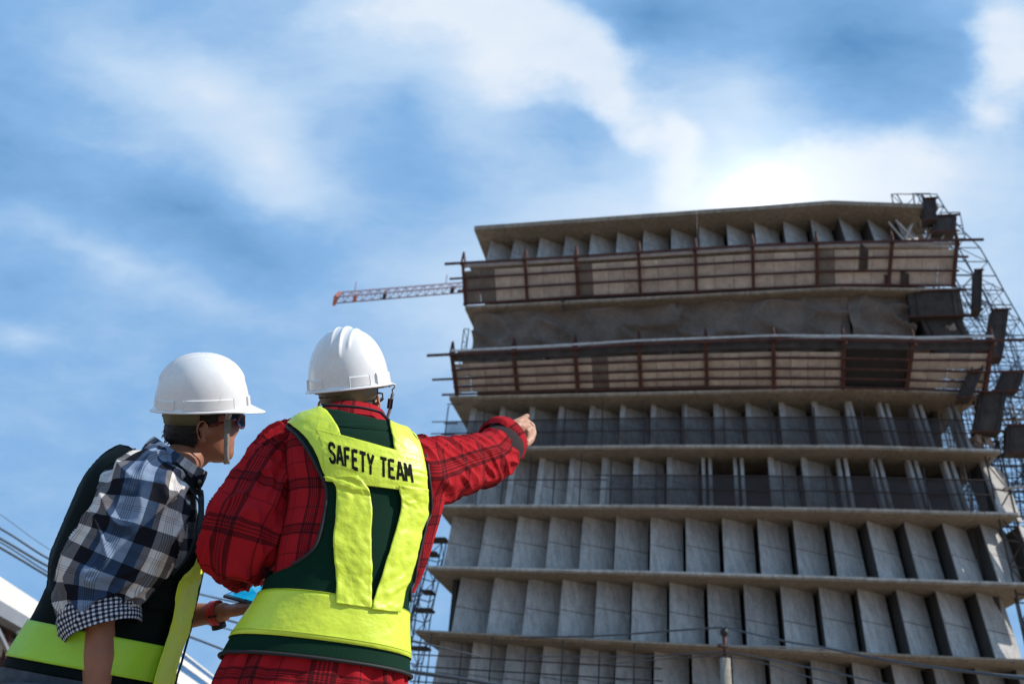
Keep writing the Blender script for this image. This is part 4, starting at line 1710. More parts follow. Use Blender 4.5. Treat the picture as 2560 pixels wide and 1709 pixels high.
def hard_hat(parent, H, W=.118, Lh=.138, HT=.155, label=None):
    """shell with crown ridges, lip and visor, slot lugs, nape strap"""
    nu, nv = 160, 56

    def shell_pt(th, h, off=0.0):
        k = (1 - h ** 2.25) ** (1 / 2.25)
        x = W * math.cos(th) * k
        y = Lh * math.sin(th) * k
        z = HT * h
        n = Vector((x / W ** 2, y / Lh ** 2, z / HT ** 2))
        n.normalize()
        fade = min(1, max(0, (h - .50) / .16))
        fade *= 1 if y > 0 else 1
        d = 0
        for xi, am in ((0, .0), (.013, .0042), (-.013, .0042), (.037, .0030), (-.037, .0030)):
            fo = min(1, max(0, (h - (.47 if abs(xi) < .02 else .60)) / .1))
            d += am * math.exp(-((x - xi) / .0042) ** 2) * fo
        d += .0035 * fade * (1 / (1 + math.exp((abs(x) - .015) / .002)))
        return Vector((x, y, z)) + n * (d + off)
    root_o = bpy.data.objects.new('hard_hat', None)
    root_o.empty_display_size = .05
    COL.objects.link(root_o)
    root_o.parent = parent
    if label:
        root_o['label'] = label
    V, F = [], []
    prof = [(-.012, -.0005), (-.004, .010)]
    for j in range(nv + 1):
        h = math.sin(j / nv * math.pi / 2) * .9999
        for i in range(nu):
            th = 2 * math.pi * i / nu
            p = shell_pt(th, h)
            V.append(H(*p))
    F += [(j * nu + i, j * nu + (i + 1) % nu, (j + 1) * nu + (i + 1) % nu, (j + 1) * nu + i) for j in range(nv) for i in range(nu)]
    sh = mesh_obj('shell', V, F, M['shell'], root_o, True)
    # lip and visor
    V, F = [], []
    rings_ = []
    for i in range(nu):
        th = 2 * math.pi * i / nu
        s = math.sin(th)
        fr = max(0, s)
        ext = .010 + .040 * fr ** 2.2 if s > 0 else .010 + .002 * abs(s)
        dz = -.004 - .016 * fr ** 2.2
        b = Vector((W * math.cos(th), Lh * s, .001))
        d = Vector((math.cos(th) * .8, s, 0)).normalized()
        p0 = b - d * .001 + Vector((0, 0, .006))
        p1 = b + d * ext * .45 + Vector((0, 0, dz * .35 + .0005))
        p2 = b + d * ext + Vector((0, 0, dz))
        p3 = b + d * ext + Vector((0, 0, dz - .0035))
        p4 = b + d * ext * .4 + Vector((0, 0, dz * .35 - .0045))
        p5 = b - d * .006 + Vector((0, 0, -.003))
        rings_.append([p0, p1, p2, p3, p4, p5])
    for rg in rings_:
        V += [H(*p) for p in rg]
    k = 6
    F = [(i * k + j, i * k + j + 1, ((i + 1) % nu) * k + j + 1, ((i + 1) % nu) * k + j) for i in range(nu) for j in range(k - 1)]
    mesh_obj('brim', V, F, M['shell'], root_o, True)
    # raised lugs round the rim
    for a0, a1, zt in ((-70, -42, .028), (-138, -110, .028), (-30, 32, .030), (148, 210, .030), (62, 118, .030)):
        mb = MB()
        n = 30
        lo, hi = [], []
        for q in range(n + 1):
            th = R(a0 + (a1 - a0) * q / n)
            for (h, of, w) in ((.012, .005, lo), (zt / HT, .0042, lo), (zt / HT + .02, .0, lo), (.012, .0, lo)):
                w.append(H(*shell_pt(th, h, of)))
        fs = [(q * 4 + j, q * 4 + (j + 1) % 4, (q + 1) * 4 + (j + 1) % 4, (q + 1) * 4 + j) for q in range(n) for j in range(4)]
        fs += [(0, 1, 2, 3), (n * 4, n * 4 + 3, n * 4 + 2, n * 4 + 1)]
        mb.add(lo, fs)
        lug = mb.build('slot_lug', M['shell'], root_o)
        bv = lug.modifiers.new('b', 'BEVEL'); bv.width = .001; bv.segments = 2
    # nape strap with adjustment holes
    V, F = [], []
    n = 48
    for q in range(n + 1):
        th = R(-172 + 164 * q / n)
        for z, k_ in ((-.002, .86), (-.016, .80), (-.044, .765)):
            V.append(H(W * .92 * math.cos(th) * k_ * 1.0, (Lh * .97) * math.sin(th) * k_ - .006, z))
    F = [(q * 3 + j, (q + 1) * 3 + j, (q + 1) * 3 + j + 1, q * 3 + j + 1) for q in range(n) for j in range(2)]
    ns = mesh_obj('nape_strap', V, F, M['suspension'], root_o, True)
    md = ns.modifiers.new('t', 'SOLIDIFY'); md.thickness = .0025
    mb = MB()
    for q in range(12):
        for a in (-150 + 5.5 * q, ):
            th = R(a)
            c = Vector((W * .92 * math.cos(th) * .79, Lh * .97 * math.sin(th) * .79 - .006, -.022))
            d = Vector((math.cos(th), math.sin(th), 0))
            mb.tube([H(*(c + d * .0005)), H(*(c + d * .0042))], .0021, 8)
    mb.build('strap_hole', M['black'], root_o)
    # band of the harness under the shell
    V, F = [], []
    for q in range(n + 1):
        th = 2 * math.pi * q / n
        for z, k_ in ((.010, .84), (-.012, .82)):
            V.append(H(W * .86 * math.cos(th), Lh * .86 * math.sin(th) - .002, z))
    F = [(q * 2, (q + 1) * 2, (q + 1) * 2 + 1, q * 2 + 1) for q in range(n)]
    mesh_obj('harness_band', V, F, M['suspension'], root_o, True)
    return root_o


def ribbon(pts, w, name, mat, parent, across, thick=.002):
    """flat webbing along a path; across = direction of its width"""
    P_ = catmull([list(p) for p in pts], 28)
    V, F = [], []
    for p in P_:
        p = Vector(p)
        V += [p - across * w / 2, p + across * w / 2]
    F = [(2 * i, 2 * i + 1, 2 * i + 3, 2 * i + 2) for i in range(len(P_) - 1)]
    o = mesh_obj(name, V, F, mat, parent, True)
    md = o.modifiers.new('t', 'SOLIDIFY'); md.thickness = thick
    return o


def hair_shell(H, parent, seed=1):
    V, F, loc, nu, nv = head_grid(H, .008, 96, 80)
    keep = []
    for f in F:
        x = sum(loc[i][0] for i in f) / 4; y = sum(loc[i][1] for i in f) / 4; z = sum(loc[i][2] for i in f) / 4
        j = .006 * mnoise.noise(Vector((x * 160, y * 160, seed)))
        if y < -.030:
            hl = .040 + (y + .09) * .10
        elif y < .000:
            hl = .040 + (y + .030) / .03 * .095 + .006
        elif y < .034:
            hl = .118
        elif y < .06:
            hl = .150
        else:
            hl = .185
        if z + j > hl and z < .226:
            keep.append(f)
    used = sorted({i for f in keep for i in f})
    mp = {u: k for k, u in enumerate(used)}
    VV = []
    for u in used:
        v = V[u]
        x_, y_, z_ = loc[u]
        if y_ < 0:
            v = v - H.f * (.014 * max(0, min(1, (.13 - z_) / .05)) * min(1, -y_ / .05))
            V[u] = v
        VV.append(v + (v - H(0, -.005, .11 - ZR)).normalized() * .0035 * mnoise.noise(v * 160))
    o = mesh_obj('hair', VV, [[mp[i] for i in f] for f in keep], M['hair'], parent, True)
    md = o.modifiers.new('t', 'SOLIDIFY'); md.thickness = .007; md.offset = -1
    # short tufts that break the outline at the nape
    r_ = random.Random(seed)
    mb = MB()
    for k in range(420):
        i = r_.choice(used)
        x, y, z = loc[i]
        if y > .01 or z > .108:
            continue
        v = V[i]
        out = (v - H(0, -.005, z - ZR)).normalized()
        dn = (-H.u * .8 + out * .35 + Vector((r_.uniform(-.3, .3),) * 3)).normalized()
        L_ = r_.uniform(.010, .018)
        mb.tube([v - out * .002, v + dn * L_ * .5 + out * .001, v + dn * L_], [.0011, .0009, .0002], 3, cap=False)
    mb.build('hair_tuft', M['hair'], o)
    return o


def set_parent_keep(o, p):
    o.parent = p
# ================================================================= the man pointing, in red
YR = 2.40
hipR = at(800, 1700, YR)
man = empty('person', (hipR.x, hipR.y, GZ), 'man seen from behind in red checked shirt and SAFETY TEAM vest, pointing at the tower', 'person', 'men in hard hats')

TR = [ring(735, 2250, YR + .02, 205, .15, 12), ring(757, 2000, YR, 222, .15, 14), ring(776, 1790, YR, 244, .155, 18), ring(797, 1650, YR, 214, .145, 20), ring(840, 1500, YR, 168, .13, 22), ring(864, 1390, YR, 170, .13, 24),
      ring(888, 1280, YR, 170, .13, 24), ring(894, 1200, YR, 182, .14, 20), ring(892, 1140, YR, 176, .13, 16), ring(886, 1100, YR, 158, .115, 12), ring(882, 1074, YR, 130, .095, 10), ring(880, 1056, YR, 98, .08, 8)]
# wrinkled shirt body below and behind the vest, smooth carrier for the vest
torsoR = Loft(TR, 96, 150)


def hem_folds(th, v, t):
    k = max(0, min(1, (.37 - t) / .08))
    w = abs(math.sin(th * 9 + 2.2 * math.sin(v * 7) + .6)) ** .7 * .5 + .5 * mnoise.noise(Vector((math.cos(th) * 5, math.sin(th) * 5, v * 4)))
    base = .004 * mnoise.noise(Vector((math.cos(th) * 3, math.sin(th) * 3, v * 9)))
    return k * .020 * w + base * .6 - .005


shirtR = Loft(TR, 200, 220, disp=hem_folds)
shirtR.obj('shirt_body', M['red_plaid'], man)
bvR = torsoR.bvh()
bvS = shirtR.bvh()

# sleeves
SLEEVE_L = limb([(765, 1096, YR + .0, 34, .9), (722, 1116, YR, 54, .9), (694, 1158, YR - .01, 66, .9), (664, 1210, YR - .03, 76, .85), (633, 1278, YR - .05, 88, .8), (606, 1338, YR - .06, 90, .8), (594, 1390, YR - .04, 76, .85), (604, 1410, YR + .03, 50, 1.0), (628, 1412, YR + .14, 40, 1.0), (652, 1412, YR + .26, 33, 1.0)])
sl = Loft(SLEEVE_L, 150, 200, disp=folds(3.3, .0125, 1.7, 15, 2.2, .3, 1.6))
sl.obj('sleeve', M['red_plaid'], man)
SLEEVE_R = limb([(985, 1160, YR + .0, 66, .8), (1030, 1178, YR + .03, 88, .8), (1075, 1180, YR + .10, 84, .85), (1120, 1172, YR + .18, 74, .9), (1165, 1160, YR + .27, 66, .95), (1205, 1150, YR + .35, 62, 1.0), (1232, 1138, YR + .40, 58, 1.0), (1246, 1128, YR + .43, 53, 1.0)])
sr_ = Loft(SLEEVE_R, 150, 190, disp=folds(8.1, .0085, 1.0, 17, 1.6, .3, 1.5, mask=lambda th, t: 1 - .6 * max(0, (t - .85) / .15)))
sr_.obj('sleeve', M['red_plaid'], man)
# side of the shirt under the raised arm
GUS = [ring2((905, 1500), (1030, 1480), YR+.06, YR+.10, .07), ring2((950, 1430), (1056, 1425), YR+.06, YR+.10, .07), ring2((960, 1350), (1084, 1345), YR+.07, YR+.10, .075), ring2((970, 1280), (1108, 1262), YR+.08, YR+.10, .08), ring2((980, 1200), (1118, 1190), YR+.08, YR + .10, .08), ring2((990, 1140), (1090, 1150), YR+.08, YR+.1, .07)]
gu = Loft(GUS, 110, 110, disp=folds(5.7, .0045, 1.2, 9, 1.0, .3, 1.0))
gu.obj('shirt_side', M['red_plaid'], man)
# turned-back cuff of the raised sleeve: inner shadow painted as a dark lining, then the flannel fold
cf = limb([(1238, 1130, YR + .41, 50, 1.0), (1248, 1121, YR + .43, 54, 1.0), (1256, 1114, YR + .45, 55, 1.0)])
Loft(cf, 60, 14, disp=folds(2.2, .003, 1, 20)).obj('sleeve_shade', M['shade_lining'], man)
# band ring seen around the opening
cfa = limb([(1244, 1112, YR + .445, 57, 1.0), (1250, 1108, YR + .455, 64, 1.0), (1258, 1103, YR + .475, 63, 1.0), (1260, 1102, YR + .48, 52, 1.0)])
Loft(cfa, 80, 20, disp=folds(4.2, .003, 1, 20)).obj('cuff', M['red_plaid'], man)
# inside of the cuff
cfi = limb([(1254, 1105, YR + .478, 50, 1.0), (1246, 1112, YR + .46, 44, 1.0), (1236, 1120, YR + .44, 20, 1.0)])
Loft(cfi, 60, 10).obj('sleeve_shade', M['shade_lining'], man)

# collar
COLR = [ring(884, 1076, YR, 100, .090, 8), ring(884, 1060, YR + .01, 92, .088, 8), ring(886, 1044, YR + .02, 82, .080, 8), ring(888, 1030, YR + .03, 74, .070, 8), ring(889, 1025, YR + .032, 68, .064, 8)]
Loft(COLR, 90, 30, disp=folds(1.2, .002, 1, 20)).obj('collar', M['red_plaid'], man, .0)

# ---- vest
vest = empty('safety_vest', (0, 0, 0), None, None)
vest.parent = man
vest.location = (0, 0, 0)
vest['label'] = 'dark green mesh vest with fluorescent yellow tape reading SAFETY TEAM'
wavy = lambda u, v: .003 * mnoise.noise(Vector((u * 3, v * 5, 1.7)))
jb = torsoR.row_at(1668)
jt = torsoR.row_at(1330)


def arm_limit(x, near):
    return float(np.interp(x, [600, 660, 700, 735, 785, 805, 1000, 1030, 1060], [1462, 1452, 1436, 1415, 1375, 1345, 1345, 1420, 1440])) if near else 1430


torsoR.sub(jb, jt, 'mesh_panel', M['mesh'], vest, .0105, limit=arm_limit)
mL = [(706, 1062), (735, 1080), (768, 1120), (800, 1180), (817, 1225), (812, 1290), (788, 1372), (738, 1414), (680, 1444), (640, 1500)]
mR = [(1020, 1084), (1044, 1112), (1056, 1150), (1063, 1205), (1066, 1250), (1062, 1310), (1050, 1360), (1038, 1410), (1030, 1455), (1026, 1500)]
drape(bvR, [(800, 1026), (768, 1042), (735, 1056), (720, 1064)], [(968, 1060), (990, 1068), (1010, 1078), (1024, 1088)], 40, 10, .011, 'mesh_panel', M['mesh'], vest, wav=wavy)
drape(bvR, [(718, 1066)] + mL[1:], [(1022, 1088)] + mR[1:], 60, 90, .011, 'mesh_panel', M['mesh'], vest, wav=wavy)


def edge_tube(pl, off, r, name, mat, parent, bv=bvR, n=60):
    pts = []
    for k in range(n + 1):
        x, y = poly_at(pl, k / n)
        c0 = np.array([880.0, y])
        for f in range(20):
            q = np.array([x, y]) * (1 - f / 20) + c0 * (f / 20)
            d = ray(*q).normalized()
            loc, nrm, i, dd = bv.ray_cast(CAM, d)
            if loc is not None:
                if nrm.dot(d) > 0:
                    nrm = -nrm
                pts.append(loc + nrm * off)
                break
    for _ in range(2):
        pts = [pts[0]] + [(a + b * 2 + c) / 4 for a, b, c in zip(pts[:-2], pts[1:-1], pts[2:])] + [pts[-1]]
    MB().tube(pts, r, 8).build(name, mat, parent, True)


edge_tube(mL[:8], .014, .0045, 'piping', M['piping'], vest)
edge_tube(mR, .014, .0045, 'piping', M['piping'], vest)
edge_tube([(808, 1026), (850, 1018), (900, 1022), (940, 1040), (968, 1064)], .016, .004, 'piping', M['piping'], vest)


def strip(left, right, nu, nv, off=.017, lay=0, name='reflective_strip', amp=.003, seed=0.0):
    amp = amp * .75
    w = lambda u, v: amp * mnoise.noise(Vector((u * 2 + seed, v * 9, seed))) + amp * .5 * mnoise.noise(Vector((u * 5 + seed, v * 22, 3)))
    return drape(bvR, left, right, nu, nv, off + lay, name, M['yellow'], vest, wav=w)[0]


# shoulder straps, lettered band, two falling strips
strip([(720, 1058), (742, 1074), (768, 1098), (795, 1140), (810, 1180), (822, 1204)], [(802, 1030), (818, 1040), (834, 1060), (848, 1085), (852, 1100), (856, 1104)], 20, 36, seed=1)
strip([(967, 1063), (970, 1080), (975, 1100), (978, 1122), (980, 1136), (981, 1150)], [(1022, 1086), (1036, 1110), (1048, 1150), (1052, 1180), (1054, 1200), (1055, 1225)], 14, 30, seed=2)
band = strip([(792, 1082), (806, 1120), (812, 1160), (816, 1206)], [(1046, 1150), (1052, 1180), (1054, 1200), (1054, 1232)], 60, 30, .0185, seed=3, amp=.002)
bvB = BVHTree.FromPolygons([v.co + Vector(man.location) for v in band.data.vertices], [tuple(p.vertices) for p in band.data.polygons])
strip([(812, 1196), (836, 1212), (841, 1240), (838, 1300), (832, 1345), (834, 1400), (838, 1450), (835, 1512)], [(890, 1192), (914, 1222), (922, 1250), (923, 1300), (921, 1360), (922, 1420), (921, 1470), (919, 1522)], 20, 80, .020, seed=5, amp=.006)
strip([(986, 1214), (990, 1240), (992, 1268), (980, 1320), (962, 1380), (944, 1440), (926, 1495), (920, 1526)], [(1054, 1222), (1054, 1256), (1050, 1290), (1036, 1340), (1024, 1390), (1010, 1440), (996, 1480), (984, 1532)], 20, 80, .0215, seed=6, amp=.005)
# belt tape all round
j0, j1 = torsoR.row_at(1622), torsoR.row_at(1512)
bl = torsoR.sub(j0, j1, 'reflective_strip', M['yellow'], vest, .0150)
for py, mname in ((1672, 'piping'),):
    j = torsoR.row_at(py)
    pts = [Vector(p) for p in (torsoR.P + torsoR.N * .014)[j][:-1]]
    MB().tube(pts, .0045, 8, closed=True).build(mname, M['piping'], vest, True)
# stitching lines on the belt
for py in (1616, 1519):
    j = torsoR.row_at(py)
    pts = [Vector(p) for p in (torsoR.P + torsoR.N * .0168)[j][:-1]]
    MB().tube(pts, .0009, 4, closed=True).build('seam', mat_plain('yellow thread', (.45, .55, .03), .7), vest, True)

# ---- stencilled lettering laid on the band
GLY = {
    'S': [[(.95, .80), (.78, .97), (.30, .97), (.08, .80), (.12, .62), (.85, .42), (.92, .22), (.72, .03), (.25, .03), (.05, .2)]],
    'A': [[(.03, 0), (.46, 1)], [(.54, 1), (.97, 0)], [(.28, .32), (.72, .32)]],
    'F': [[(.12, 0), (.12, 1)], [(.24, .95), (.9, .95)], [(.24, .52), (.75, .52)]],
    'E': [[(.12, 0), (.12, 1)], [(.24, .95), (.9, .95)], [(.24, .52), (.78, .52)], [(.24, .05), (.9, .05)]],
    'T': [[(.5, 0), (.5, .86)], [(.03, .95), (.97, .95)]],
    'Y': [[(.5, 0), (.5, .48)], [(.04, 1), (.46, .52)], [(.96, 1), (.54, .52)]],
    'M': [[(.08, 0), (.08, 1)], [(.16, .96), (.5, .35)], [(.5, .35), (.84, .96)], [(.92, 0), (.92, 1)]],
}


def lettering(word, tl, tr, bl_, br, stroke=.2, gap=.34):
    tl, tr, bl_, br = (np.array(q, float) for q in (tl, tr, bl_, br))
    n = len(word)
    tot = n + gap * (n - 1)

    def pt(s, t):
        q = (bl_ * (1 - s) + br * s) * (1 - t) + (tl * (1 - s) + tr * s) * t
        d = ray(*q).normalized()
        loc, nrm, i, dd = bvB.ray_cast(CAM, d)
        if loc is None:
            loc, nrm, i, dd = bvR.ray_cast(CAM, d)
            loc = loc + (nrm if nrm.dot(d) < 0 else -nrm) * .0185
        if nrm.dot(d) > 0:
            nrm = -nrm
        return loc + nrm * .0019
    for k, ch in enumerate(word):
        mb = MB()
        x0 = k * (1 + gap) / tot
        wch = 1 / tot
        for line in GLY[ch]:
            for (xa, ya), (xb, yb) in zip(line[:-1], line[1:]):
                m = 8
                dx, dy = xb - xa, (yb - ya) * 1.9
                L_ = math.hypot(dx, dy)
                ex, ey = dx / L_ * .04, dy / L_ * .04 / 1.9
                if len(line) > 2:
                    xa, ya, xb, yb = xa - ex, ya - ey, xb + ex, yb + ey
                ox, oy = -dy / L_ * stroke / 2, dx / L_ * stroke / 2 / 1.9
                vs_, fs = [], []
                for q in range(m + 1):
                    x, y = xa + (xb - xa) * q / m, ya + (yb - ya) * q / m
                    vs_ += [pt(x0 + (x + ox) * wch, y + oy), pt(x0 + (x - ox) * wch, y - oy)]
                fs = [(2 * q, 2 * q + 1, 2 * q + 3, 2 * q + 2) for q in range(m)]
                mb.add(vs_, fs)
        o = mb.build('letter', M['ink'], vest)


M['ink'] = mat_plain('black stencil ink', (.008, .008, .007), .8, spec=.1)
lettering('SAFETY', (821, 1106), (934, 1138), (824, 1154), (934, 1188), .37, .22)
lettering('TEAM', (950, 1142), (1026, 1160), (950, 1190), (1032, 1206), .35, .2)

# ---- head
HR = Head(at(874, 966, YR + .07), (ray(874, 966).normalized() * .96 + RT * .28), UP + RT * -.10, 1.0)
HRh = Head(HR.o, HR.f, HR.u, .98)
hard_hat(man, HR, W=.116, Lh=.134, HT=.172, label='white hard hat with a tall ridged crown')
hair_shell(HRh, man, 4)

# ---- body: one skin mesh
mb = MB()
V, F, loc, nu, nv = head_grid(HRh, 0)
n0 = len(V)
mb.add(V + [HRh(0, .03, .232 - ZR), HRh(0, .05, -.001 - ZR)], F + [(nv * nu + i, nv * nu + (i + 1) % nu, n0) for i in range(nu)] + [((i + 1) % nu, i, n0 + 1) for i in range(nu)])
ear_shape(mb, HRh, 1)
ear_shape(mb, HRh, -1)
neck0 = at(884, 1075, YR + .01)
mb.tube([neck0 - Z * .05, neck0 + Z * .03, HRh(0, -.025, .05 - ZR), HRh(0, -.02, .10 - ZR)], [.075, .060, .056, .055], 20)


def closed_loft(mb, L, k=.8):
    P = L.P
    c = P.mean(axis=1, keepdims=True)
    Q = c + (P - c) * k
    w = L.nu
    V = [Vector(p) for row in Q for p in row[:-1]]
    F = [(j * w + i, j * w + (i + 1) % w, (j + 1) * w + (i + 1) % w, (j + 1) * w + i) for j in range(L.nv) for i in range(w)]
    F += [tuple(range(w))[::-1], tuple(L.nv * w + i for i in range(w))]
    mb.add(V, F)


closed_loft(mb, Loft(TR[1:], 32, 40), .86)


def arm(mb, pts, n=14):
    P_ = [at(*p[:3]) for p in pts]
    mb.tube(P_, [p[3] for p in pts], n)
    return P_


arm(mb, [(960, 1130, YR, .065), (1040, 1165, YR + .07, .052), (1120, 1165, YR + .20, .042), (1200, 1135, YR + .38, .036), (1248, 1096, YR + .46, .030), (1282, 1072, YR + .50, .0255), (1296, 1066, YR + .52, .027)])
yy = YR + .5
for a in ([(1284, 1062, yy), (1302, 1053, yy + .04), (1318, 1054, yy + .08)], [(1288, 1074, yy), (1306, 1068, yy + .04), (1322, 1064, yy + .07)], [(1286, 1068, yy + .01), (1304, 1061, yy + .05), (1320, 1059, yy + .09)]):
    mb.tube([at(*q) for q in a], [.0175, .0165, .0125], 10)
for a, r in (([(1304, 1049, yy + .04), (1312, 1043, yy + .08), (1317, 1040, yy + .12), (1320, 1039, yy + .15)], .0105),
             ([(1318, 1054, yy + .07), (1331, 1062, yy + .09), (1335, 1082, yy + .07), (1329, 1100, yy + .04), (1321, 1112, yy + .02)], .0105),
             ([(1318, 1060, yy + .06), (1329, 1074, yy + .07), (1329, 1092, yy + .045), (1320, 1106, yy + .02), (1316, 1115, yy + .01)], .0100),
             ([(1312, 1068, yy + .05), (1321, 1080, yy + .05), (1321, 1094, yy + .03), (1315, 1103, yy + .01)], .0090),
             ([(1284, 1074, yy - .01), (1286, 1090, yy - .02), (1289, 1101, yy - .015), (1291, 1109, yy - .01)], .0095)):
    mb.tube([at(*q) for q in a], [r * 1.15] + [r] * (len(a) - 2) + [r * .7], 10)
# bent arm and the hand at the tablet's far edge
arm(mb, [(760, 1120, YR, .06), (690, 1200, YR, .05), (610, 1330, YR - .04, .042), (604, 1400, YR + .02, .042), (640, 1430, YR + .2, .034), (668, 1436, YR + .34, .027)])
wr = at(668, 1436, YR + .34)
hand_shape(mb, wr, (RT * -.55 + FW * .35 - UP * .25), -UP - FW * .2, -1, (.15, .2, .25, .3), 1.0, .1)
# legs down to the ground
for sx in (-1, 1):
    h0 = hipR + X * sx * .09 - Z * .02
    mb.tube([h0, Vector((h0.x + sx * .02, h0.y + .01, GZ + .48)), Vector((h0.x + sx * .03, h0.y - .01, GZ + .08))], [.085, .055, .04], 14)
bodyR = remeshed_body('body', mb, M['skin'], man)
mb = MB()
for sx in (-1, 1):
    h0 = hipR + X * sx * .09 - Z * .02
    MB().tube([h0 - Z * .12, h0 - Z * .18, Vector((h0.x + sx * .02, h0.y + .01, GZ + .48)), Vector((h0.x + sx * .03, h0.y - .01, GZ + .06))], [.10, .11, .085, .08], 20).build('trouser_leg', M['denim'], man, True)
    f0 = Vector((h0.x + sx * .03, h0.y - .06, GZ + .045))
    MB().tube([f0, f0 + Y * .05, f0 + Y * .16, f0 + Y * .26], [.035, .05, .048, .03], 14).build('shoe', M['black'], man, True)

# glasses temple, chin strap and hook on the right of his face
mb = MB()
mb.tube([HRh(.080, .0, .118 - ZR), HRh(.082, .05, .124 - ZR), HRh(.074, .092, .126 - ZR)], .0028, 6)
mb.tube([HRh(.074, .092, .136 - ZR), HRh(.060, .104, .138 - ZR), HRh(.030, .108, .134 - ZR), HRh(.028, .106, .112 - ZR), HRh(.055, .104, .108 - ZR), HRh(.073, .094, .118 - ZR)], .003, 6, closed=True)
g = mb.build('glasses', M['black'], man, True)
hk = []
for k in range(12):
    a = R(200 - 290 * k / 11)
    hk.append(HR(.114 + .008 * math.cos(a), .052, -.012 + .009 * math.sin(a)))
hk += [HR(.112, .055, -.036)]
MB().tube(hk, .0022, 8).build('strap_hook', M['steel'], man, True)
ac = (HR.f * .9 + HR.r * .3).normalized()
ribbon([HR(.112, .055, -.034), HR(.106, .058, -.052), HR(.096, .060, -.085), HR(.080, .062, -.115), HR(.055, .070, -.150), HR(.020, .078, -.172), HR(-.02, .078, -.172)], .015, 'chin_strap', M['strap'], man, ac, .003)
MB().bar(HR(.105, .056, -.050), HR(.098, .058, -.078), .016, .008).build('buckle', M['black'], man)

# ================================================================= tablet
A, B, C_ = at(557, 1486, YR + .36), at(668, 1516, YR + .30), at(640, 1452, YR + .50)
tb = empty('tablet', A, 'slim dark tablet with a bright blue screen held between the two men', 'tablet')
ex, ey = (B - A), (C_ - A)
nn = ex.cross(ey).normalized()
if nn.dot(UP) < 0:
    nn = -nn
D_ = B + ey
body = MB().prism([A, B, D_, C_], [p - nn * .009 for p in (A, B, D_, C_)]).build('casing', M['grey_dark'] if 'grey_dark' in M else mat_plain('slate grey casing', (.10, .12, .16), .35, .6), tb)
bv = body.modifiers.new('b', 'BEVEL'); bv.width = .003; bv.segments = 3
scr_m, snt, sb = new_mat('lit tablet screen')
gn = tex_noise(snt, coord(snt), 9, 3)
snt.links.new(ramp_node(snt, gn, [(.3, (.0, .30, .75)), (.7, (.02, .62, .95))]), sb.inputs['Emission Color'])
sb.inputs['Emission Strength'].default_value = .7
sb.inputs['Base Color'].default_value = (.01, .05, .1, 1)
sb.inputs['Roughness'].default_value = .08
q = lambda u, v: A + ex * u + ey * v + nn * .0015
MB().prism([q(.06, .07), q(.94, .07), q(.94, .93), q(.06, .93)], [p - nn * .001 for p in (q(.06, .07), q(.94, .07), q(.94, .93), q(.06, .93))]).build('screen', scr_m, tb)
MB().tube([q(.5, .035) - nn * .0008, q(.5, .035) + nn * .0003], .004, 12).build('home_button', M['black'], tb)
# ================================================================= the man in profile on the left
YL = 2.55
hipL = at(170, 1800, YL)
man2 = empty('person', (hipL.x, hipL.y, GZ), 'man bending forward in profile in a black and white checked shirt, vest and red watch', 'person', 'men in hard hats')

TLr = [ring2((-80, 1960), (330, 2050), YL, YL, .17), ring2((-40, 1830), (356, 1915), YL, YL, .17), ring2((2, 1725), (384, 1800), YL, YL, .175), ring2((48, 1639), (408, 1704), YL, YL, .175), ring2((110, 1538), (436, 1600), YL, YL, .175), ring2((144, 1461), (464, 1500), YL, YL, .18), ring2((154, 1385), (484, 1410), YL, YL, .185),
       ring2((186, 1310), (488, 1330), YL, YL, .19), ring2((212, 1245), (486, 1262), YL, YL, .19), ring2((238, 1192), (484, 1216), YL, YL, .175), ring2((272, 1148), (482, 1190), YL, YL, .14), ring2((314, 1120), (480, 1172), YL, YL, .10)]
torsoL = Loft(TLr, 96, 150, ex=2.1)
bvL = torsoL.bvh()
shirtL = Loft(TLr, 180, 200, ex=2.1, disp=folds(2.9, .005, 1.4, 7, 1.0, .4, 1.0))
shirtL.obj('shirt_body', M['bw_plaid'], man2, -.008)

vest2 = empty('safety_vest', (0, 0, 0))
vest2.parent = man2
vest2['label'] = 'black green mesh vest with yellow green tape, open round the near arm'
jb, jt = torsoL.row_at(1706), torsoL.row_at(1500)
torsoL.sub(jb, jt, 'mesh_panel', M['mesh_black'], vest2, .007)
# denim seat and hips
jh = torsoL.row_at(1960)
torsoL.sub(jh, jb + 4, 'jeans_hip', M['denim'], man2, .006)
wv = lambda u, v: .004 * mnoise.noise(Vector((u * 3, v * 6, 4.1)))


def drapeL(l, r, nu, nv, off, name, mat, parent, wav=wv, bvh=None):
    return drape(bvh or bvL, l, r, nu, nv, off, name, mat, parent, wav=wav)[0]


# back panel from collar down, beside the sleeve
drapeL([(352, 1104), (290, 1112), (235, 1140), (200, 1180), (176, 1240), (145, 1310), (115, 1385), (100, 1440), (90, 1510)],
       [(384, 1118), (338, 1134), (304, 1160), (280, 1195), (272, 1250), (250, 1320), (240, 1385), (250, 1440), (280, 1500)], 26, 80, .008, 'mesh_panel', M['mesh_black'], vest2)
# front and under-arm panel
drapeL([(478, 1226), (484, 1262), (480, 1300), (470, 1350), (450, 1400), (420, 1436), (380, 1460), (330, 1480), (300, 1510)],
       [(494, 1226), (496, 1262), (496, 1300), (492, 1350), (484, 1400), (474, 1440), (468, 1470), (460, 1500), (450, 1530)], 30, 60, .014, 'mesh_panel', M['mesh_black'], vest2)
# shoulder panel of dark mesh over the collar bone
drapeL([(352, 1122), (366, 1128), (390, 1142), (420, 1165), (440, 1200), (470, 1240)], [(376, 1114), (400, 1122), (430, 1140), (456, 1162), (478, 1200), (494, 1240)], 16, 30, .015, 'mesh_panel', M['mesh_black'], vest2)


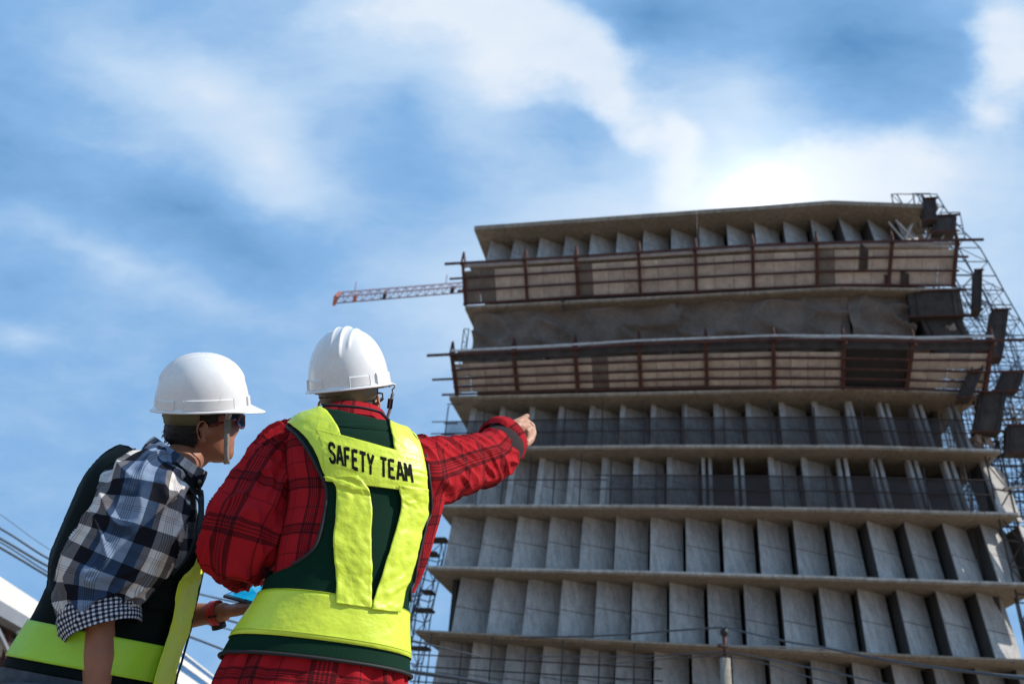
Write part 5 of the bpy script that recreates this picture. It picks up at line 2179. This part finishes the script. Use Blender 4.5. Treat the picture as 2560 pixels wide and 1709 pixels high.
def edge2(pl, off, r, name, mat, n=60):
    pts = []
    for k in range(n + 1):
        x, y = poly_at(pl, k / n)
        for f in range(24):
            q = np.array([x, y]) * (1 - f / 24) + np.array([330.0, y]) * (f / 24)
            d = ray(*q).normalized()
            loc, nrm, i, dd = bvL.ray_cast(CAM, d)
            if loc is not None:
                if nrm.dot(d) > 0:
                    nrm = -nrm
                pts.append(loc + nrm * off)
                break
    for _ in range(3):
        pts = [pts[0]] + [(a + b * 2 + c) / 4 for a, b, c in zip(pts[:-2], pts[1:-1], pts[2:])] + [pts[-1]]
    MB().tube(pts, r, 8).build(name, mat, vest2, True)


edge2([(338, 1136), (304, 1162), (280, 1197), (272, 1250)], .018, .0035, 'piping', M['piping'])
edge2([(390, 1142), (420, 1168), (442, 1202), (472, 1242), (482, 1262), (480, 1300), (470, 1350), (450, 1400), (420, 1436)], .018, .003, 'piping', M['piping'])
# yellow tape down the front edge
ytape = lambda u, v: .003 * mnoise.noise(Vector((u * 2, v * 8, 8.8))) + .0015 * mnoise.noise(Vector((u * 5, v * 22, 3)))
drapeL([(482, 1358), (466, 1410), (440, 1440), (426, 1470), (418, 1520), (408, 1570), (392, 1620), (372, 1680), (362, 1720)],
       [(492, 1345), (490, 1400), (480, 1450), (468, 1500), (458, 1545), (446, 1590), (430, 1630), (416, 1690), (404, 1730)], 16, 80, .0235, 'reflective_strip', M['yellow'], vest2, ytape)
edge2([(496, 1300), (494, 1345), (488, 1410), (476, 1470), (462, 1530), (448, 1590), (434, 1640), (418, 1710)], .024, .003, 'piping', M['piping'])
# collar trim piece
drapeL([(400, 1112), (430, 1132), (456, 1152), (478, 1176), (492, 1192)], [(406, 1106), (437, 1125), (464, 1146), (488, 1168), (506, 1182)], 6, 24, .022, 'collar_tape', M['yellow'], vest2, None)
# belt tape
j0, j1 = torsoL.row_at(1680), torsoL.row_at(1584)
torsoL.sub(j0, j1, 'reflective_strip', M['yellow_shaded'], vest2, .012)
for py in (1660, 1560):
    pass

# sleeve of the near arm
SLN = limb([(404, 1172, YL - .09, 44, .8), (384, 1184, YL - .13, 66, .9), (366, 1218, YL - .16, 92, .85), (352, 1272, YL - .18, 108, .75), (328, 1335, YL - .18, 114, .72), (298, 1395, YL - .17, 116, .75), (266, 1450, YL - .16, 112, .8), (252, 1505, YL - .15, 98, .85), (250, 1545, YL - .15, 82, .9)])
sn = Loft(SLN, 170, 230, disp=folds(6.4, .0125, 1.5, 14, 2.4, .3, 1.5))
sn.obj('sleeve', M['bw_plaid'], man2)
cu = limb([(262, 1508, YL - .15, 84, .9), (256, 1530, YL - .15, 94, .9), (252, 1560, YL - .15, 92, .9), (250, 1584, YL - .15, 86, .9)])
# tilt the cuff so that its opening shows
cup = Loft(cu, 130, 50, disp=folds(1.4, .005, 1.2, 22, 1.5, .4))
tilt = Matrix.Rotation(R(-16), 3, FW)
cc = Vector(cup.P.reshape(-1, 3).mean(axis=0))
flatP = np.array([list(tilt @ (Vector(p) - cc) + cc) for p in cup.P.reshape(-1, 3)]).reshape(cup.P.shape)
cup.P = flatP
cup.N = Loft.normals(flatP)
cup.obj('cuff', M['gingham'], man2, 0, .004)

# collar
COLL = [ring2((364, 1128), (498, 1212), YL, YL, .094), ring2((376, 1110), (506, 1194), YL, YL, .088), ring2((390, 1098), (512, 1178), YL, YL, .080), ring2((394, 1096), (510, 1175), YL, YL, .075)]
colL = Loft(COLL, 80, 22, disp=folds(3.2, .0015, 1, 20))
colL.obj('collar', M['bw_plaid'], man2, .0, .003)
# collar points and button at the throat
MB().prism([at(492, 1188, YL - .03), at(512, 1184, YL - .02), at(500, 1222, YL - .03)], [at(492, 1188, YL - .01), at(514, 1186, YL), at(502, 1224, YL - .01)]).build('collar_point', M['bw_plaid'], man2)
MB().tube([at(499, 1203, YL - .045), at(499, 1203, YL - .038)], .006, 12).build('button', M['suspension'], man2, True)

# ---- head
rv = ray(505, 1016).normalized()
HL = Head(at(506, 1017, YL + .02), RT * .905 + rv * .425, UP + RT * .0 - rv * .045, 1.0)
HLh = Head(HL.o, HL.f, HL.u, 1.0)
hard_hat(man2, HL, W=.117, Lh=.136, HT=.158, label='white hard hat with smooth rounded shell')
hair_shell(HLh, man2, 9)
mb = MB()
V, F, loc, nu, nv = head_grid(HLh, 0)
n0 = len(V)
mb.add(V + [HLh(0, .03, .232 - ZR), HLh(0, .05, -.001 - ZR)], F + [(nv * nu + i, nv * nu + (i + 1) % nu, n0) for i in range(nu)] + [((i + 1) % nu, i, n0 + 1) for i in range(nu)])
ear_shape(mb, HLh, 1)
ear_shape(mb, HLh, -1)
nb = at(425, 1165, YL)
mb.tube([nb - (RT * .03 + UP * .06), nb, HLh(0, -.032, .030 - ZR), HLh(0, -.018, .10 - ZR)], [.070, .058, .056, .054], 20)
closed_loft(mb, Loft(TLr[1:-1], 32, 40, ex=2.1), .84)
arm(mb, [(390, 1200, YL - .10, .06), (340, 1290, YL - .17, .052), (275, 1450, YL - .16, .045), (253, 1560, YL - .15, .044), (248, 1640, YL - .15, .043), (240, 1720, YL - .14, .039), (228, 1790, YL - .12, .034), (216, 1815, YL - .11, .03)])
hand_shape(mb, at(216, 1812, YL - .11), (RT * -.55 + UP * .72), FW * .7 - RT * .3, -1, (.5, .5, .5, .5), 1.0, .2)
# far arm reaching forward under the tablet
FA = [(440, 1420, YL + .12, .05), (420, 1540, YL + .2, .043), (460, 1540, YL + .22, .038), (500, 1535, YL + .22, .033), (545, 1531, YL + .2, .027), (566, 1528, YL + .19, .027)]
arm(mb, FA)
hand_shape(mb, at(562, 1528, YL + .19), (RT * .93 + UP * .15), UP * .9 + FW * .1, -1, (.15, .18, .2, .25), 1.05, .15)
for sx in (-1, 1):
    h0 = hipL + Y * sx * .09
    mb.tube([h0, Vector((h0.x - .02, h0.y, GZ + .48)), Vector((h0.x + .02, h0.y, GZ + .08))], [.085, .055, .04], 14)
remeshed_body('body', mb, M['skin_dark'], man2)
for sx in (-1, 1):
    h0 = hipL + Y * sx * .09
    MB().tube([h0 + Z * .06, h0 - Z * .12, Vector((h0.x - .02, h0.y, GZ + .48)), Vector((h0.x + .02, h0.y, GZ + .06))], [.135, .125, .088, .08], 20).build('trouser_leg', M['denim'], man2, True)
    f0 = Vector((h0.x - .03, h0.y, GZ + .045))
    MB().tube([f0, f0 + X * .05, f0 + X * .16, f0 + X * .26], [.035, .05, .048, .03], 14).build('shoe', M['black'], man2, True)
# gingham cuff of the far arm
Loft(limb([(446, 1540, YL + .21, 36), (460, 1540, YL + .22, 40), (472, 1538, YL + .22, 35)]), 60, 16, disp=folds(1.9, .003, 1.2, 22)).obj('cuff', M['gingham'], man2, 0, .003)

# wristwatch
wc, wd = at(540, 1532, YL + .205), (at(560, 1529, YL + .195) - at(520, 1535, YL + .215)).normalized()
wsd = wd.cross(FW).normalized()
wup = wsd.cross(wd).normalized()
w_o = bpy.data.objects.new('wristwatch', None); COL.objects.link(w_o); w_o.parent = man2
M['red_rubber'] = mat_plain('red rubber strap', (.55, .02, .02), .45)
pts = [wc + (wsd * math.cos(a) * .0335 + wup * math.sin(a) * .030) for a in np.linspace(0, 2 * math.pi, 40, endpoint=False)]
V, F = [], []
for p in pts:
    o = (p - wc).normalized()
    V += [p - wd * .0125 - o * .001, p - wd * .0125 + o * .003, p + wd * .0125 + o * .003, p + wd * .0125 - o * .001]
n = len(pts)
F = [(4 * i + j, 4 * i + (j + 1) % 4, 4 * ((i + 1) % n) + (j + 1) % 4, 4 * ((i + 1) % n) + j) for i in range(n) for j in range(4)]
mesh_obj('watch_strap', V, F, M['red_rubber'], w_o, True)
dn = -wsd if wsd.dot(UP) > 0 else wsd
MB().tube([wc + dn * .031, wc + dn * .044], .0205, 24).build('watch_case', M['black'], w_o)
MB().bar(wc - FW * .034 - wd * .013, wc - FW * .034 + wd * .013, .004, .006).build('strap_keeper', M['black'], w_o)

# sunglasses
sg = bpy.data.objects.new('sunglasses', None); COL.objects.link(sg); sg.parent = man2
M['frame_red'] = mat_plain('dark red glossy frame', (.16, .008, .012), .12, 0, .3, 30)
M['lens'] = mat_plain('mirrored blue lens', (.05, .13, .24), .06, .75)
for s_ in (1, -1):
    cx_ = .033 * s_
    rim = []
    for k in range(24):
        a = 2 * math.pi * k / 24
        x = cx_ + .027 * math.cos(a)
        z = .126 + .021 * math.sin(a) * (1 if math.sin(a) < 0 else .85)
        y = .122 - 9.0 * x * x
        rim.append(HLh(x, y, z - ZR))
    MB().tube(rim, .0036, 8, closed=True).build('lens_rim', M['frame_red'], sg, True)
    c0 = sum(rim, Vector((0, 0, 0))) / 24
    ml = MB()
    ml.add([c0 + HLh.f * .001] + rim, [(0, 1 + k, 1 + (k + 1) % 24) for k in range(24)])
    ml.build('lens', M['lens'], sg, True)
    MB().tube([HLh(s_ * .060, .090, .134 - ZR), HLh(s_ * .074, .072, .134 - ZR), HLh(s_ * .079, .03, .128 - ZR), HLh(s_ * .080, .0, .122 - ZR)], .003, 8).build('temple_arm', M['frame_red'], sg, True)
MB().tube([HLh(-.009, .116, .130 - ZR), HLh(0, .120, .132 - ZR), HLh(.009, .116, .130 - ZR)], .003, 8).build('bridge', M['frame_red'], sg, True)

# chin strap with buckle and hook on the near side
acl = (HL.f * 1.0).normalized()
ribbon([HL(.112, .056, -.004), HL(.098, .056, -.024), HL(.092, .056, -.040), HL(.088, .055, -.075), HL(.078, .056, -.100), HL(.062, .058, -.130), HL(.050, .062, -.150), HL(.034, .067, -.166), HL(.005, .071, -.174), HL(-.03, .067, -.168)], .015, 'chin_strap', M['strap_pale'] if 'strap_pale' in M else mat_plain('pale grey webbing', (.34, .34, .33), .8, 0, .15, 60), man2, acl, .0025)
MB().bar(HL(.0955, .056, -.030), HL(.0915, .056, -.068), .005, .021, up=HL.f).build('buckle', mat_plain('grey green buckle', (.17, .17, .15), .5), man2)
hk = []
for k in range(12):
    a = R(200 - 290 * k / 11)
    hk.append(HL(.112, .056 + .007 * math.cos(a), -.014 + .008 * math.sin(a)))
MB().tube(hk + [HL(.102, .056, -.030)], .0022, 8).build('strap_hook', M['steel'], man2, True)
